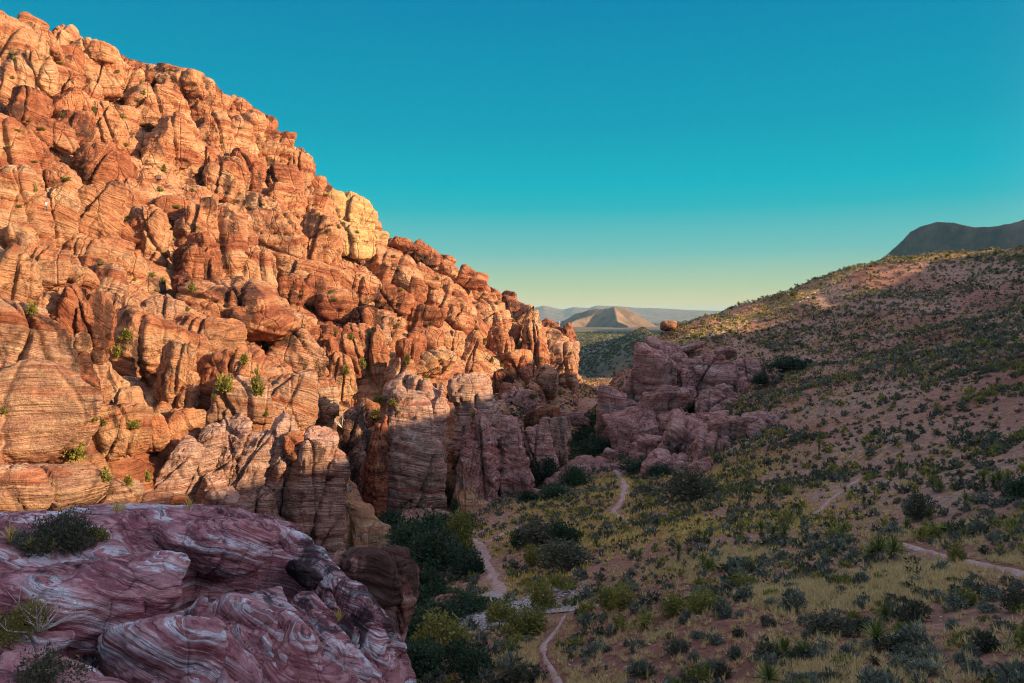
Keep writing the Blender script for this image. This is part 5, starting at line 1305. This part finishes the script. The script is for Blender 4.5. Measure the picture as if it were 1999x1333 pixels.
# mesa at the right edge
def mesa_z(x, y):
    p = np.stack([x, y, x * 0], 1)
    # the rim runs from far left to near right; u along the rim, v behind it
    prof = np.array([(1200, 900), (1660, 660), (1690, 560), (1715, 512), (1745, 484), (1765, 466), (1778, 452), (1800, 441), (1830, 434), (1862, 436), (1880, 441), (1905, 446), (1950, 444), (1980, 437), (1999, 431), (2060, 405), (2200, 380)], float)
    px = CX + x / y * F
    D = 3604 - 1.4 * x
    hz = (HY - np.interp(px, prof[:, 0], prof[:, 1])) / F * np.maximum(3604 / (1 + 1.4 * x / y), 500)
    v = (y - D) / 1.72 + 20 * fbm(p / 100, 3, 3) + 38 * np.sin(x / 82)
    top = np.maximum(hz + 50, 0)
    cliff = np.clip(1 + v / 30, 0, 1) * 0.3 + 0.7 * np.clip(1 + v / 250, 0, 1) ** 1.1
    h = top * np.where(v > 0, 1 - np.clip(v / 2600, 0, 0.5) * 0.6, cliff)
    h = np.maximum(h, (v > 0) * np.clip(v / 260, 0, 1) * (HY - np.interp(px, [1790, 1830, 1860, 1900, 1960, 1999], [640, 437, 437, 442, 440, 440])) / F * np.hypot(x, y) * 0.84 + (v > 0) * np.clip(v / 260, 0, 1) * 44)
    return -50 + h + 14 * fbm(p / 70, 5, 9) * np.clip(h / 60, 0, 1) * np.where(v > 0, 0.2, 1)


tag(grid_sheet('mesa', 730, 1500, 1050, 2700, 160, 180, mesa_z, M_MESA), 'blue shadowed mesa rising behind the right hill', 'mesa', None, 'structure')

# far ranges on the horizon
prof = np.array([(700, 622), (980, 612), (1020, 606), (1045, 600), (1062, 596), (1085, 601), (1100, 604), (1120, 599), (1150, 601), (1165, 596), (1205, 597), (1240, 600), (1300, 602), (1350, 605), (1420, 607), (1500, 606), (1700, 610), (2200, 612)], float)
def far_z(x, y):
    p = np.stack([x, y, x * 0], 1); px = CX + x / y * F
    hz = (HY - np.interp(px, prof[:, 0], prof[:, 1])) / F * 14500 + 60
    v = (y - 14500) / 1500; sp_ = 1 - np.abs(fbm(p / 1500, 4, 12)) * 1.3
    return -60 + hz * np.clip(1 - np.abs(v) * 0.9, 0, 1) ** 0.8 * (1 - (1 - sp_) * np.clip(np.abs(v) * 1.6, 0, 1) * 0.8)


tag(grid_sheet('far_mountains', -2500, 9000, 12700, 16400, 280, 50, far_z, M_BUTTE), 'pale blue mountain ranges on the horizon', kind='structure')

# brush on the plain
n = 3600; th_ = deg(R.uniform(2, 12, n)); r_ = np.exp(R.uniform(math.log(520), math.log(2600), n)); x = np.sin(th_) * r_; y = np.cos(th_) * r_; z = plain_z(x, y)
ii = np.arange(n); sz = 1.0 + r_ * 0.0016
pr = [leafy(14, 0.8, 0.6, 0.7, 500 + j, 0, 0.4, 0.5, 3) for j in range(3)]
m_ = (R.random(n) < 0.3) & ((r_ > 1700) | (R.random(n) < 0.1))  # little yellow up front, so the shaded plain is dark by leaf colour too
scatter('plain_brush', ii[m_], [p[0] for p in pr], [p[1] for p in pr], M_BUSHY, 'yellow brush dotting the plain beyond the gap', sz[m_], np.c_[x, y, z])
scatter('plain_brush', ii[~m_], [p[0] for p in pr], [p[1] for p in pr], M_DARK, 'dark brush dotting the plain beyond the gap', sz[~m_], np.c_[x, y, z])

# thin pole beyond the tip of the mountain
d = 900.0; xp = (1093 - CX) / F * d; zg = float(plain_z(np.array([xp]), np.array([d]))[0])
v, f = tube([(0, 0, 0), (0, 0, (HY - 626) / F * d - zg)], [0.35, 0.25], 8)
pm = plain_mat('white_metal', (0.7, 0.7, 0.7), (0.8, 0.8, 0.8)); v2, f2 = tube([(-2, 0, (HY - 630) / F * d - zg), (2, 0, (HY - 630) / F * d - zg)], [0.2, 0.2], 6)
o = empty('utility_pole', (xp, d, zg)); mesh_obj('post', v, f, pm, parent=o); mesh_obj('crossarm', v2, f2, pm, parent=o); tag(o, 'thin white pole standing beyond the tip of the mountain', 'pole')

# ------------------------------------------------------------------ air
hz = bpy.data.materials.new('haze'); hz.use_nodes = True; Nn = hz.node_tree.nodes; Nn.clear()
ou = Nn.new('ShaderNodeOutputMaterial'); vp = Nn.new('ShaderNodeVolumePrincipled'); vp.inputs['Density'].default_value = HAZE_D; vp.inputs['Color'].default_value = (0.3, 0.74, 1.0, 1); vp.inputs['Anisotropy'].default_value = 0.0
hz.node_tree.links.new(vp.outputs[0], ou.inputs['Volume'])
x0, x1, y0, y1, z0, z1 = -9000, 24000, -1500, 31000, -140, 300
v = [(a, b, c) for a in (x0, x1) for b in (y0, y1) for c in (z0, z1)]
tag(mesh_obj('haze', v, [(0, 1, 3, 2), (4, 6, 7, 5), (0, 4, 5, 1), (2, 3, 7, 6), (0, 2, 6, 4), (1, 5, 7, 3)], hz, smooth=False), 'thin evening haze over the whole valley', kind='stuff')
